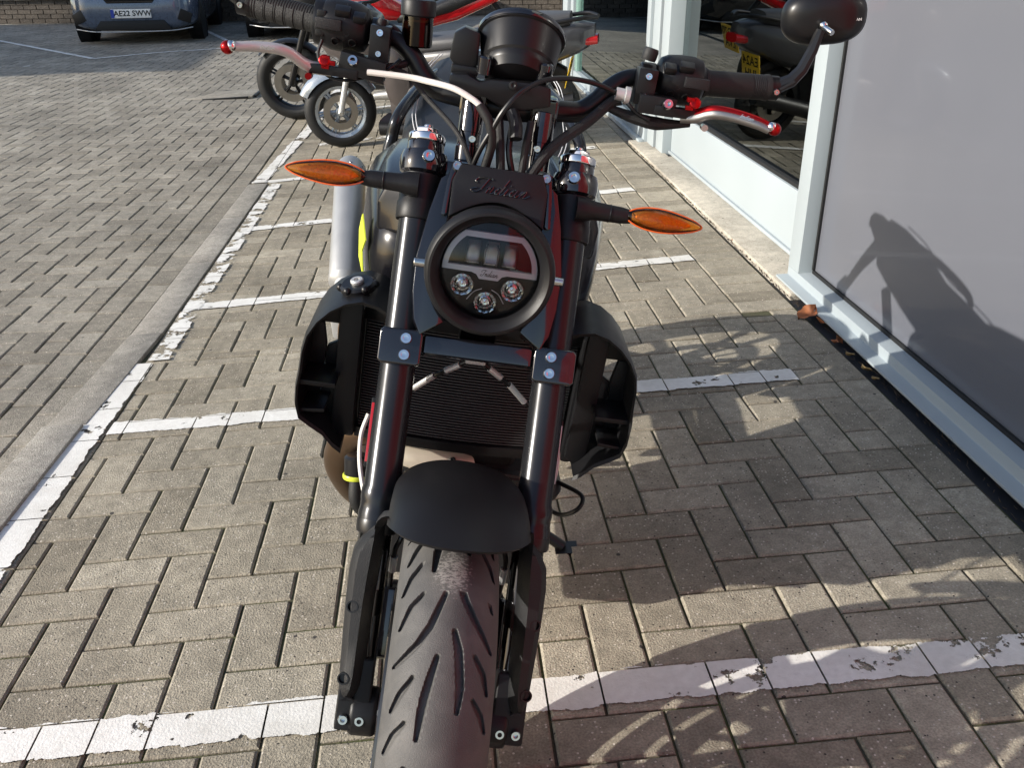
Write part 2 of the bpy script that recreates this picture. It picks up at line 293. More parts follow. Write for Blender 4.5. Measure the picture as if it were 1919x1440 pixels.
# ------------------------------------------------------------------ mesh helpers
def catmull(pts, n=8):
    P = [Vector(p) for p in pts]
    if len(P) < 3: return P
    P = [2 * P[0] - P[1]] + P + [2 * P[-1] - P[-2]]
    out = []
    for i in range(1, len(P) - 2):
        a, b, c, d = P[i - 1:i + 3]
        for k in range(n):
            t = k / n
            out.append(0.5 * ((2 * b) + (c - a) * t + (2 * a - 5 * b + 4 * c - d) * t * t + (3 * b - a - 3 * c + d) * t ** 3))
    out.append(P[-2].copy())
    return out
class MB:
    def __init__(s): s.v = []; s.f = []
    def add(s, vs, fs):
        o = len(s.v); s.v += [Vector(p) for p in vs]; s.f += [tuple(i + o for i in f) for f in fs]; return s
    def box(s, c, size, rot=None):
        c = Vector(c); hx, hy, hz = [k / 2 for k in size]
        vs = [Vector((x, y, z)) for z in (-hz, hz) for y in (-hy, hy) for x in (-hx, hx)]
        if rot is not None: vs = [rot @ p for p in vs]
        return s.add([c + p for p in vs], [(0, 2, 3, 1), (4, 5, 7, 6), (0, 1, 5, 4), (2, 6, 7, 3), (0, 4, 6, 2), (1, 3, 7, 5)])
    def prism(s, poly, fn, h0, h1):
        n = len(poly)
        vs = [fn(u, v, h0) for u, v in poly] + [fn(u, v, h1) for u, v in poly]
        return s.add(vs, [tuple(range(n))[::-1], tuple(range(n, 2 * n))] + [(i, (i + 1) % n, n + (i + 1) % n, n + i) for i in range(n)])
    def lathe(s, prof, o, ax, seg=32, caps=True, ref=None):
        ax = Vector(ax).normalized(); o = Vector(o)
        e1 = (Vector(ref) if ref else (Vector((0, 0, 1)) if abs(ax.z) < 0.9 else Vector((1, 0, 0))))
        e1 = (e1 - ax * e1.dot(ax)).normalized(); e2 = ax.cross(e1)
        vs = []; fs = []
        for r, h in prof:
            for k in range(seg):
                t = 2 * math.pi * k / seg
                vs.append(o + ax * h + (e1 * math.cos(t) + e2 * math.sin(t)) * r)
        for j in range(len(prof) - 1):
            for k in range(seg):
                k2 = (k + 1) % seg
                fs.append((j * seg + k, j * seg + k2, (j + 1) * seg + k2, (j + 1) * seg + k))
        if caps:
            if prof[0][0] > 1e-5: fs.append(tuple(range(seg))[::-1])
            if prof[-1][0] > 1e-5: fs.append(tuple((len(prof) - 1) * seg + k for k in range(seg)))
        return s.add(vs, fs)
    def tube(s, pts, r, seg=10, n=8, sm=True, flat=None):
        P = catmull(pts, n) if sm else [Vector(p) for p in pts]
        m_ = len(P); rs = r if isinstance(r, (list, tuple)) else [r, r]
        vs = []; prev = None
        for i, p in enumerate(P):
            t = (P[min(i + 1, m_ - 1)] - P[max(i - 1, 0)]).normalized()
            if prev is None:
                up = Vector((0, 0, 1)) if abs(t.z) < 0.9 else Vector((0, 1, 0))
                e1 = (up - t * up.dot(t)).normalized()
            else: e1 = (prev - t * prev.dot(t)).normalized()
            prev = e1; e2 = t.cross(e1)
            q = i / max(1, m_ - 1) * (len(rs) - 1); k = min(int(q), len(rs) - 2); rr = rs[k] + (rs[k + 1] - rs[k]) * (q - k)
            for j in range(seg):
                a = 2 * math.pi * j / seg
                vs.append(p + e1 * math.cos(a) * rr * (flat or 1) + e2 * math.sin(a) * rr)
        fs = [(i * seg + j, i * seg + (j + 1) % seg, (i + 1) * seg + (j + 1) % seg, (i + 1) * seg + j) for i in range(m_ - 1) for j in range(seg)]
        fs += [tuple(range(seg))[::-1], tuple((m_ - 1) * seg + j for j in range(seg))]
        return s.add(vs, fs)
    def loft(s, rings, closed=True, caps=True):
        n = len(rings[0]); vs = [p for r_ in rings for p in r_]; fs = []
        for i in range(len(rings) - 1):
            for j in range(n if closed else n - 1):
                k = (j + 1) % n
                fs.append((i * n + j, i * n + k, (i + 1) * n + k, (i + 1) * n + j))
        if caps and closed: fs += [tuple(range(n))[::-1], tuple((len(rings) - 1) * n + j for j in range(n))]
        return s.add(vs, fs)
    def sphere(s, c, r, seg=20, rings=12, sc=(1, 1, 1)):
        c = Vector(c); pr = []
        vs = []; fs = []
        for i in range(rings + 1):
            t = math.pi * i / rings
            for k in range(seg):
                a = 2 * math.pi * k / seg
                vs.append(c + Vector((math.sin(t) * math.cos(a) * r * sc[0], math.sin(t) * math.sin(a) * r * sc[1], math.cos(t) * r * sc[2])))
        for i in range(rings):
            for k in range(seg):
                fs.append((i * seg + k, (i + 1) * seg + k, (i + 1) * seg + (k + 1) % seg, i * seg + (k + 1) % seg))
        return s.add(vs, fs)
    def mesh(s, name, bevel=0, seg=2, ang=35, solid=0, smooth=True):
        me = bpy.data.meshes.new(name)
        me.from_pydata([tuple(p) for p in s.v], [], s.f)
        bm = bmesh.new(); bm.from_mesh(me)
        bmesh.ops.remove_doubles(bm, verts=bm.verts, dist=1e-6)
        bmesh.ops.recalc_face_normals(bm, faces=bm.faces)
        if solid:
            bmesh.ops.solidify(bm, geom=bm.faces[:], thickness=solid)
            bmesh.ops.recalc_face_normals(bm, faces=bm.faces)
        if bevel:
            es = [e for e in bm.edges if len(e.link_faces) == 2 and e.calc_face_angle(0) > R(28)]
            if es: bmesh.ops.bevel(bm, geom=es, offset=bevel, segments=seg, affect='EDGES', profile=0.6, clamp_overlap=True)
        bm.to_mesh(me); bm.free()
        if smooth:
            for p in me.polygons: p.use_smooth = True
            me.set_sharp_from_angle(angle=R(ang))
        return me
    def build(s, name, material, parent=None, **k):
        return link(name, s.mesh(name, **k), material, parent)
def link(name, me, material, parent=None):
    if material is not None and not me.materials: me.materials.append(M[material] if isinstance(material, str) else material)
    o = bpy.data.objects.new(name, me); COL.objects.link(o)
    if parent is not None: o.parent = parent
    return o
def empty(name, loc=(0, 0, 0), rot=(0, 0, 0), mw=None):
    o = bpy.data.objects.new(name, None); COL.objects.link(o); o.empty_display_size = 0.1
    if mw is not None: o.matrix_world = mw
    else: o.location = loc; o.rotation_euler = rot
    return o
def tag(o, label=None, cat=None, group=None, kind=None):
    if label: o['label'] = label
    if cat: o['category'] = cat
    if group: o['group'] = group
    if kind: o['kind'] = kind
    return o
def text_mesh(txt, size, depth=0.0006, shear=0.0, bold=0.0, space=1.0):
    cu_ = bpy.data.curves.new('lettering', 'FONT'); cu_.body = txt; cu_.size = size; cu_.extrude = depth; cu_.shear = shear; cu_.offset = bold
    cu_.align_x = 'CENTER'; cu_.align_y = 'CENTER'; cu_.space_character = space; cu_.resolution_u = 3
    ob = bpy.data.objects.new('lettering', cu_); COL.objects.link(ob)
    dg = bpy.context.evaluated_depsgraph_get()
    me = bpy.data.meshes.new_from_object(ob.evaluated_get(dg))
    bpy.data.objects.remove(ob); bpy.data.curves.remove(cu_)
    me.materials.clear()
    return me
def set_frame(o, loc, ex, ey, ez=None):
    ex = Vector(ex).normalized(); ey = Vector(ey).normalized(); ez = ex.cross(ey) if ez is None else Vector(ez)
    mm = Matrix.Identity(4)
    for i in range(3): mm[i][0] = ex[i]; mm[i][1] = ey[i]; mm[i][2] = ez[i]; mm[i][3] = loc[i]
    o.matrix_local = mm
    return o
# ------------------------------------------------------------------ ground
def gz(x, y):
    return 0.041 * max(0.0, -0.505 - max(x, -14)) + 0.0157 * max(0.0, min(y, 22) - 4)
def in_view(x, y, z=0, mx=1.25, my=1.2):
    d = Vector((x, y, z)) - CAM; k = d.dot(fw)
    if k < 0.3: return False
    return abs(d.dot(cr) / k) < 0.5623 * mx and abs(d.dot(cu) / k) < 0.422 * my
def sheet(name, xs, ys, dz, material, kind='structure'):
    mb = MB(); nx = len(xs)
    mb.add([(x, y, gz(x, y) + dz) for y in ys for x in xs], [(j * nx + i, j * nx + i + 1, (j + 1) * nx + i + 1, (j + 1) * nx + i) for j in range(len(ys) - 1) for i in range(nx - 1)])
    o = mb.build(name, material, smooth=False)
    if kind: o['kind'] = kind
    return o
sheet('ground', [-400, -60, -14, -0.505, 12, 60, 400], [-400, -20, 4, 22, 60, 400], -0.022, 'roadblock')
BAY = sheet('parking_bay', [-0.505, 0.7, 1.903], [-2.6, 4, 9.5], -0.0065, 'sand')
ROAD = sheet('road', [-14, -0.505], [-1.2, 4, 17], -0.0065, 'sand')

GAP, CH = 0.0026, 0.0042
def block_geo(x0, x1, y0, y1, top=0.0):
    g = GAP; c = CH
    a = [(x0 + g, y0 + g), (x1 - g, y0 + g), (x1 - g, y1 - g), (x0 + g, y1 - g)]
    b = [(x0 + g + c, y0 + g + c), (x1 - g - c, y0 + g + c), (x1 - g - c, y1 - g - c), (x0 + g + c, y1 - g - c)]
    vs = [(x, y, top - 0.012) for x, y in a] + [(x, y, top - 0.0035) for x, y in a] + [(x, y, top) for x, y in b]
    fs = [(8, 9, 10, 11)]
    for i in range(4):
        j = (i + 1) % 4
        fs += [(i, j, 4 + j, 4 + i), (4 + i, 4 + j, 8 + j, 8 + i)]
    return vs, fs
def kerb_off(y):      # the kerb bends a little outwards towards the camera
    if y > 0.95: return 0.0
    return -0.065 * min(1.0, (0.95 - y) / 0.75)
def clip(x0, x1, y0, y1, rx0, rx1, ry0, ry1):
    x0 = max(x0, rx0); x1 = min(x1, rx1); y0 = max(y0, ry0); y1 = min(y1, ry1)
    if x1 - x0 < 0.022 or y1 - y0 < 0.022: return None
    return (x0, x1, y0, y1)
bays, roads = [], []
def herring(i0, i1, j0, j1):
    for i in range(i0, i1):
        for j in range(j0, j1):
            k = (i + j) % 4
            if k == 0: yield (i * .1, i * .1 + .2, -(j + 1) * .1, -j * .1)
            elif k == 2: yield (i * .1, i * .1 + .1, -(j + 2) * .1, -j * .1)
for q in herring(-6, 20, -96, 27):
    if q[3] <= 0.951 + 1e-6:
        c = clip(*q, -0.35, 1.8, -9, 1.0)
    else:
        c = clip(*q, -0.35, 1.8, -9, 1.0)
        if c: c = clip(*c, -0.35, 1.8, -9, 0.95) or None
        d = clip(*q, -0.2, 1.7, 0.95, 9.6)
        if d: bays.append(d)
    if c: bays.append(c)
y = -2.6
while y < 1.0:
    bays.append((1.8, 1.9, y, min(y + .2, 1.0))); bays.append((-0.35 - .1, -0.35, y, min(y + .2, 0.95))); y += .2
y = 1.0
while y < 9.5:
    bays.append((1.7, 1.9, y, y + .1)); y += .1
y = 0.95
while y < 9.5:
    bays.append((-.385 if y < 3.62 else -.4, -.2, y, y + .1)); y += .1
y = 3.65
while y < 9.5:
    bays.append((-.5, -.4, y, y + .2)); y += .2
for q in herring(-140, -6, -168, 10):
    c = clip(*q, -14, -0.71, -1, 17)
    if c and in_view((c[0] + c[1]) / 2, (c[2] + c[3]) / 2, gz(c[0], c[2]), 1.18, 1.15): roads.append(c)
y = -1.0
while y < 17:
    roads.append((-.61, -.505, y, y + .2)); roads.append((-.71, -.61, y + .07, y + .27)); y += .2
def lay(blocks, parent, material, sub):
    vis = []
    for q in blocks:
        cx_, cy_ = (q[0] + q[1]) / 2, (q[2] + q[3]) / 2
        d = (Vector((cx_, cy_, gz(cx_, cy_))) - CAM).length
        vis.append((d if in_view(cx_, cy_, gz(cx_, cy_), 1.0, 1.0) else d + 100, q))
    vis.sort(key=lambda t: t[0])
    cache = {}
    rest = MB(); brv = []
    for n_, (d, q) in enumerate(vis):
        cx_, cy_ = (q[0] + q[1]) / 2, (q[2] + q[3]) / 2
        lift = rnd.uniform(-0.0018, 0.0007); tx, ty = rnd.gauss(0, 0.006), rnd.gauss(0, 0.006)
        if n_ < 300:
            w_, h_ = round(q[1] - q[0], 4), round(q[3] - q[2], 4)
            k = (w_, h_)
            if k not in cache:
                mb = MB(); vs, fs = block_geo(-w_ / 2, w_ / 2, -h_ / 2, h_ / 2); mb.add(vs, fs)
                cache[k] = mb.mesh('paving_block', smooth=False); cache[k].materials.append(M[material])
            o = link('paving_block', cache[k], None, parent)
            sx = -0.041 if cx_ < -0.505 else 0
            o.location = (cx_, cy_, gz(cx_, cy_) + lift); o.rotation_euler = (tx + (0.0157 if cy_ > 4 else 0), ty - sx, rnd.gauss(0, 0.004))
        else:
            vs, fs = block_geo(*q)
            rest.add([(x, y_, z + gz(x, y_) + lift + (y_ - cy_) * tx + (x - cx_) * ty) for x, y_, z in vs], fs); brv += [rnd.random()] * len(vs)
    o = None
    if rest.v:
        me = bpy.data.meshes.new(sub); me.from_pydata([tuple(p) for p in rest.v], [], rest.f)
        at = me.attributes.new('brnd', 'FLOAT', 'POINT'); at.data.foreach_set('value', brv)
        o = link(sub, me, material, parent); o['kind'] = 'stuff'
    return o
lay(bays, BAY, 'block', 'small_paving_blocks')
lay(roads, ROAD, 'roadblock', 'far_paving_blocks')

# flush kerb stones between the bays and the road
KERB = empty('kerb', (0, 0, 0)); KERB['kind'] = 'structure'
yk = [-1.35, -0.42, 0.5, 1.22, 2.08, 2.85, 3.62]
for a, b in zip(yk, yk[1:]):
    mb = MB(); oa, ob = kerb_off(a + .02), kerb_off(b - .02)
    h = (0.013 if a < 0.4 else 0.007) + rnd.uniform(-.002, .003)
    x0, x1, g = -0.505, -0.388, 0.003
    vs = [(x0 + oa, a + g), (x1 + oa, a + g), (x1 + ob, b - g), (x0 + ob, b - g)]
    mb.add([(p[0], p[1], -0.03) for p in vs] + [(p[0], p[1], h) for p in vs], [(0, 1, 2, 3)[::-1], (4, 5, 6, 7)] + [(i, (i + 1) % 4, 4 + (i + 1) % 4, 4 + i) for i in range(4)])
    mb.build('kerb_stone', 'kerb', KERB, bevel=0.005, seg=2)

# painted lines: one quad per paving block, chipped by the paint material
def clip_poly(poly, x0, x1, y0, y1):
    def cut(ps, f, t):
        out = []
        for i in range(len(ps)):
            a, b = ps[i], ps[(i + 1) % len(ps)]
            fa, fb = f(a), f(b)
            if fa >= 0: out.append(a)
            if (fa >= 0) != (fb >= 0):
                k = fa / (fa - fb); out.append(tuple(a[m_] + (b[m_] - a[m_]) * k for m_ in range(4)))
        return out
    for f in (lambda p: p[0] - x0, lambda p: x1 - p[0], lambda p: p[1] - y0, lambda p: y1 - p[1]):
        poly = cut(poly, f, 0)
        if len(poly) < 3: return None
    return poly
LZO = [0.0]
def line(name, pts, width, blocks, material, label):
    LZO[0] += 0.00025
    vs, fs, uvs = [], [], []
    run = 0.0
    for (ax, ay), (bx, by) in zip(pts, pts[1:]):
        L_ = math.hypot(bx - ax, by - ay); nx, ny = -(by - ay) / L_ * width / 2, (bx - ax) / L_ * width / 2
        quad = [(ax - nx, ay - ny, run, 0), (bx - nx, by - ny, run + L_, 0), (bx + nx, by + ny, run + L_, 1), (ax + nx, ay + ny, run, 1)]
        lo = (min(p[0] for p in quad), max(p[0] for p in quad), min(p[1] for p in quad), max(p[1] for p in quad))
        for q in blocks:
            if q[1] < lo[0] or q[0] > lo[1] or q[3] < lo[2] or q[2] > lo[3]: continue
            i_ = GAP * 0.7
            p = clip_poly(quad, q[0] + i_, q[1] - i_, q[2] + i_, q[3] - i_)
            if p:
                o_ = len(vs); vs += [(a[0], a[1], gz(a[0], a[1]) + 0.0026 + LZO[0]) for a in p]; uvs += [(a[2], a[3]) for a in p]
                fs.append(tuple(range(o_, o_ + len(p))))
        run += L_
    me = bpy.data.meshes.new(name); me.from_pydata(vs, [], fs)
    ul = me.uv_layers.new(name='UVMap')
    for l in me.loops: ul.data[l.index].uv = uvs[l.vertex_index]
    o = link(name, me, material); o['kind'] = 'structure'; o['label'] = label
    return o
line('bay_line', [(-0.345, -0.735), (1.79, -0.745)], 0.108, bays, 'paint', 'white bay line nearest the camera, crossing under the front wheel')
line('bay_line', [(-0.345, 0.47), (1.70, 0.463)], 0.10, bays, 'paint', 'white bay line passing behind the radiator shrouds')
line('bay_line', [(-0.34, 1.48), (1.69, 1.64)], 0.10, bays, 'paint', 'third white bay line from the camera')
line('bay_line', [(-0.36, 2.59), (1.69, 2.87)], 0.10, bays, 'paint', 'fourth white bay line from the camera')
line('bay_line', [(-0.49, 3.65), (1.68, 4.05)], 0.10, bays, 'paint', 'fifth white bay line, at the far end of the kerb')
line('bay_line', [(-0.2, 4.72), (1.68, 5.25)], 0.10, bays, 'paint2', 'far white bay line under the silver scooter wheel')
line('bay_line', [(-0.2, 6.1), (1.68, 6.5)], 0.10, bays, 'paint2', 'farthest white bay line beyond the scooter')
line('edge_line', [(-0.405, -2.0), (-0.403, 0.4), (-0.39, 0.94)], 0.115, bays, 'paint', 'broad white edge line beside the lower kerb stones')
line('edge_line', [(-0.335, 0.96), (-0.34, 3.6)], 0.095, bays, 'paint2', 'patchy white edge line along the upper kerb stones')
line('edge_line', [(-0.45, 3.66), (-0.33, 5.6), (-0.25, 9.2)], 0.105, bays, 'paint', 'white edge line running on past the end of the kerb')
line('car_bay_line', [(-6.6, 13.9), (-3.58, 10.39)], 0.09, roads, 'paint', 'slanting white line left of the slate blue car')
line('car_bay_line', [(-3.58, 10.39), (-2.94, 10.95), (-0.75, 12.0)], 0.09, roads, 'paint', 'white line across the front of the parked cars')
line('car_bay_line', [(-2.35, 12.4), (-3.06, 14.2)], 0.09, roads, 'paint', 'slanting white line between the slate blue car and the black car')
line('car_bay_line', [(-4.6, 9.55), (-4.1, 9.75)], 0.07, roads, 'paint2', 'short leftover white dash on the road')

# sunken drain cover in the road
DR = empty('drain_cover', (-1.4, 7.25, gz(-1.4, 7.25))); tag(DR, 'sunken rectangular drain cover set in the road paving', 'drain cover')
for nm, c, s in (('frame_bar', (.1, -.27, -.004), (.42, .016, .02)), ('frame_bar', (-.1, .27, -.004), (.3, .014, .02)), ('frame_bar', (.36, 0, -.004), (.014, .4, .02))):
    MB().box(c, s).build(nm, 'black', DR, bevel=.002)
MB().box((0, 0, -.004), (.69, .51, .02)).build('cover_plate', 'roadblock', DR, bevel=.003)

# ------------------------------------------------------------------ showroom front (leans with the slope of the paving)
SH = empty('showroom', (2.0, 0, 0), (0, R(2.63), 0)); tag(SH, 'pale grey framed glass shopfront along the right side of the bays', 'building')
def bxs(name, x0, x1, y0, y1, z0, z1, m_, parent=SH, bevel=0.003, **k):
    return MB().box(((x0 + x1) / 2, (y0 + y1) / 2, (z0 + z1) / 2), (x1 - x0, y1 - y0, z1 - z0)).build(name, m_, parent, bevel=bevel, **k)
# near window with grey film
prof = [(-0.07, 0.012), (-0.07, 0.02), (-0.025, 0.022), (-0.025, 0.055), (0.028, 0.058), (0.12, 0.058), (0.12, 0.0), (-0.04, 0.0)]
o = MB().prism(prof, lambda u, v, h: (u, h, v), -1.15, 1.302).build('window_sill', 'frame_w', SH, bevel=0.0025)
bxs('film_panel', 0.034, 0.05, -1.15, 1.197, 0.0585, 2.6, 'film', bevel=0)
for s_ in (0.058,): MB().box((0.031, 0.02, 0.063), (0.012, 2.34, 0.013)).build('rubber_seal', 'rubber', SH)
MB().box((0.031, 1.191, 1.33), (0.012, 0.012, 2.52)).build('rubber_seal', 'rubber', SH)
bxs('mullion', -0.0255, 0.12, 1.199, 1.303, 0.0552, 2.7, 'frame_w')
bxs('plinth_board', -0.045, 0.11, -1.15, 1.30, -0.12, -0.0015, 'plinth')
GU = MB().box((1.945, 0.05, -0.016), (0.082, 2.5, 0.012)).build('drain_gap', 'plinth'); GU['kind'] = 'structure'
# second window, set back on a concrete threshold
bxs('kick_panel', 0.085, 0.16, 1.305, 3.66, 0.018, 0.275, 'frame_w')
bxs('kick_trim', 0.070, 0.0849, 1.305, 3.66, 0.018, 0.034, 'frame_w', bevel=0.002)
bxs('rubber_seal', 0.095, 0.14, 1.305, 3.66, 0.276, 0.292, 'rubber', bevel=0.002)
bxs('window_pane', 0.118, 0.124, 1.305, 3.66, 0.293, 2.6, 'glass', bevel=0)
bxs('mullion', 0.03, 0.18, 3.662, 3.84, 0.0, 2.7, 'frame_w')
bxs('rubber_seal', 0.045, 0.16, 3.842, 3.868, 0.0, 2.7, 'rubber', bevel=0)
bxs('mullion', 0.02, 0.17, 3.87, 4.05, 0.0, 2.7, 'frame_w')
# glass door leaf and side light beyond
bxs('door_rail', 0.0, 0.10, 4.052, 7.35, 0.0, 0.10, 'frame_w')
bxs('door_rail', -0.035, -0.0005, 4.052, 7.6, 0.0, 0.03, 'frame_w')
bxs('door_stile', 0.0, 0.10, 4.052, 4.15, 0.102, 2.6, 'frame_w')
bxs('door_pane', 0.045, 0.051, 4.152, 7.25, 0.101, 2.6, 'glass', bevel=0)
bxs('glass_edge', 0.02, 0.09, 7.26, 7.42, 0.101, 2.6, 'greenedge')
bxs('mullion', 0.0, 0.12, 7.45, 7.62, 0.031, 2.7, 'frame_w')
bxs('mullion', -0.03, 0.14, 7.65, 7.98, 0.0, 2.7, 'frame_w')
bxs('head_rail', -0.026, 0.2, -1.15, 7.98, 2.701, 2.9, 'frame_w')
bxs('wall_above', -0.05, 0.3, -1.15, 7.98, 2.9, 4.2, 'frame_w')
bxs('side_wall', 0.141, 9, 7.90, 8.0, 0, 4.2, 'frame_w')
bxs('interior_floor', 0.17, 6, -1.1, 7.88, -0.02, 0.01, 'floorin', bevel=0)
bxs('interior_wall', 5.0, 5.1, -1.1, 7.88, 0.011, 3.2, 'interior', bevel=0)
bxs('interior_wall', 0.2, 4.9, -1.12, -1.02, 0.011, 3.2, 'interior', bevel=0)
bxs('ceiling', 0.2, 6, -1.1, 7.88, 2.75, 2.85, 'interior', bevel=0)
# red fascia panels next to the window, behind the photographer's right shoulder
for k in range(3):
    bxs('fascia_panel', -0.04, 0.1, -2.62 - k * 1.3, -1.35 - k * 1.3, 0.25, 3.4, 'redwall', bevel=0.004)
bxs('base_panel', -0.03, 0.1, -5.22, -1.2, 0.0, 0.245, 'frame_w')
bxs('mullion', -0.026, 0.12, -1.34, -1.152, 0.0, 2.7, 'frame_w')
TH = MB().box((2.0, 2.33, -0.002), (0.165, 2.46, 0.036)).box((1.985, 3.86, -0.002), (0.135, 0.58, 0.035)).build('threshold_slab', 'threshold', None, bevel=0.004)
TH['kind'] = 'structure'
# ------------------------------------------------------------------ the black naked motorcycle
LEAN, RAKE, BYAW = 0.2047, 0.4511, -0.0533
AX = Vector((0.6178, -1.0598, 0.296))
_ex = Vector((math.cos(BYAW), math.sin(BYAW), 0)); _ey = Vector((-math.sin(BYAW), math.cos(BYAW), 0)); _ez = Vector((0, 0, 1))
LX = math.cos(LEAN) * _ex - math.sin(LEAN) * _ez; LZ = math.sin(LEAN) * _ex + math.cos(LEAN) * _ez
mw = Matrix.Identity(4); base = AX - 0.30 * LZ
for i in range(3): mw[i][0] = LX[i]; mw[i][1] = _ey[i]; mw[i][2] = LZ[i]; mw[i][3] = base[i]
BIKE = empty('motorcycle', mw=mw)
tag(BIKE, 'black naked motorcycle leaning on its side stand in the foreground', 'motorcycle')
ZO = Vector((0, 0, 0.30))
sr, cr_ = math.sin(RAKE), math.cos(RAKE)
def F(a, s, n=0.0): return Vector((a, s * sr - n * cr_, s * cr_ + n * sr))     # fork frame: lateral, up the fork, forward
def Fd(a, s, n): return Vector((a, s * sr - n * cr_, s * cr_ + n * sr))
SX, SN = Fd(0, 1, 0), Fd(0, 0, 1)
class KB(MB):
    def build(s, name, material, parent=None, **k):
        s.v = [p + ZO for p in s.v]
        return link(name, s.mesh(name, **k), material, BIKE if parent is None else parent)
def fbox(mb, a0, a1, s0, s1, n0, n1):
    rot = Matrix((Vector((1, 0, 0)), SX, SN)).transposed()
    return mb.box(F((a0 + a1) / 2, (s0 + s1) / 2, (n0 + n1) / 2), (abs(a1 - a0), abs(s1 - s0), abs(n1 - n0)), rot)
def bolt(p, d, r=0.0062, h=0.006, m_='steel', parent=None, name='bolt'):
    pr = [(r * .96, -0.002), (r, 0.0), (r, h * .6), (r * .84, h), (r * .46, h), (r * .42, h * .1), (0.0, h * .05)]
    return KB().lathe(pr, p, d, 20).build(name, m_, parent, ang=30)

# ---- wheels
def tyre_mesh(Rr, hw, rim_r, nth, nw, grooves=None, per=36.0, depth=0.0075, crown=None):
    vs, fs = [], []
    cr2 = crown or hw
    ws = [-1 + 2 * k / nw for k in range(nw + 1)]
    prof = []
    for q in ws:                       # crown arc, then a short sidewall to the bead
        ang_ = q * R(104); prof.append((math.sin(ang_) * hw * (1.0 if abs(q) < .86 else 1.0), (Rr - cr2) + math.cos(ang_) * cr2))
    prof = [(-hw * .86, rim_r)] + prof + [(hw * .86, rim_r)]
    np_ = len(prof); steps = nth
    psteps = max(1, int(round(steps * per / 360)))
    mask = {}
    boxes = [(min(p[1] for p in g[0]) - .006, max(p[1] for p in g[0]) + .006) for g in (grooves or [])]
    def gd(th, w_):
        best = 0.0
        for gi, (pts, half) in enumerate(grooves):
            if not boxes[gi][0] < w_ < boxes[gi][1]: continue
            n_ = len(pts) - 1
            for sh in (-per, 0, per):
                for i in range(n_):
                    x1, y1 = R(pts[i][0] + sh) * Rr, pts[i][1]; x2, y2 = R(pts[i + 1][0] + sh) * Rr, pts[i + 1][1]
                    px_, py_ = R(th) * Rr, w_
                    dx, dy = x2 - x1, y2 - y1
                    t = max(0, min(1, ((px_ - x1) * dx + (py_ - y1) * dy) / (dx * dx + dy * dy + 1e-12)))
                    d_ = math.hypot(px_ - x1 - t * dx, py_ - y1 - t * dy)
                    u = (i + t) / n_; hw_ = half * (0.35 + 0.65 * math.sin(math.pi * min(1, max(0, u * .9 + .08))))
                    if d_ < hw_: best = max(best, 1.0)
                    elif d_ < hw_ + 0.0014: best = max(best, 1 - (d_ - hw_) / 0.0014)
        return best
    for i in range(steps):
        th = 360 * i / steps
        for j, (w_, r_) in enumerate(prof):
            dd = 0
            if grooves and 0 < j < np_ - 1 and r_ > Rr - cr2 * .95:
                k = (i % psteps, j)
                if k not in mask: mask[k] = gd((i % psteps) * per / psteps, w_)
                dd = mask[k] * depth
            t = R(th); rr = r_ - dd
            vs.append((w_, -rr * math.cos(t), rr * math.sin(t)))
    for i in range(steps):
        i2 = (i + 1) % steps
        for j in range(np_ - 1): fs.append((i * np_ + j, i * np_ + j + 1, i2 * np_ + j + 1, i2 * np_ + j))
    return vs, fs
GR = [([(71, -.006), (67.5, -.012), (63.5, -.019), (59.8, -.030), (57.3, -.042), (55.4, -.052)], .0030),
      ([(57, -.009), (52.7, -.014), (48.3, -.018), (44.4, -.020), (41, -.021)], .0036),
      ([(77, .008), (72.9, .011), (70, .016), (65.9, .028), (62.7, .040), (60.3, .049)], .0030),
      ([(62.6, .007), (58.7, .013), (51.3, .018), (46.7, .017)], .0036),
      ([(52.8, -.032), (49.3, -.043), (45.8, -.050)], .0022), ([(43.8, -.035), (40.9, -.045), (37, -.052)], .0022), ([(71.3, -.030), (68.7, -.042), (64, -.051)], .0020),
      ([(58.2, .031), (55.1, .042), (51, .048)], .0022), ([(49.3, .033), (46.4, .043), (43.2, .049)], .0022), ([(76.2, .031), (73.5, .042), (70, .048)], .0020)]
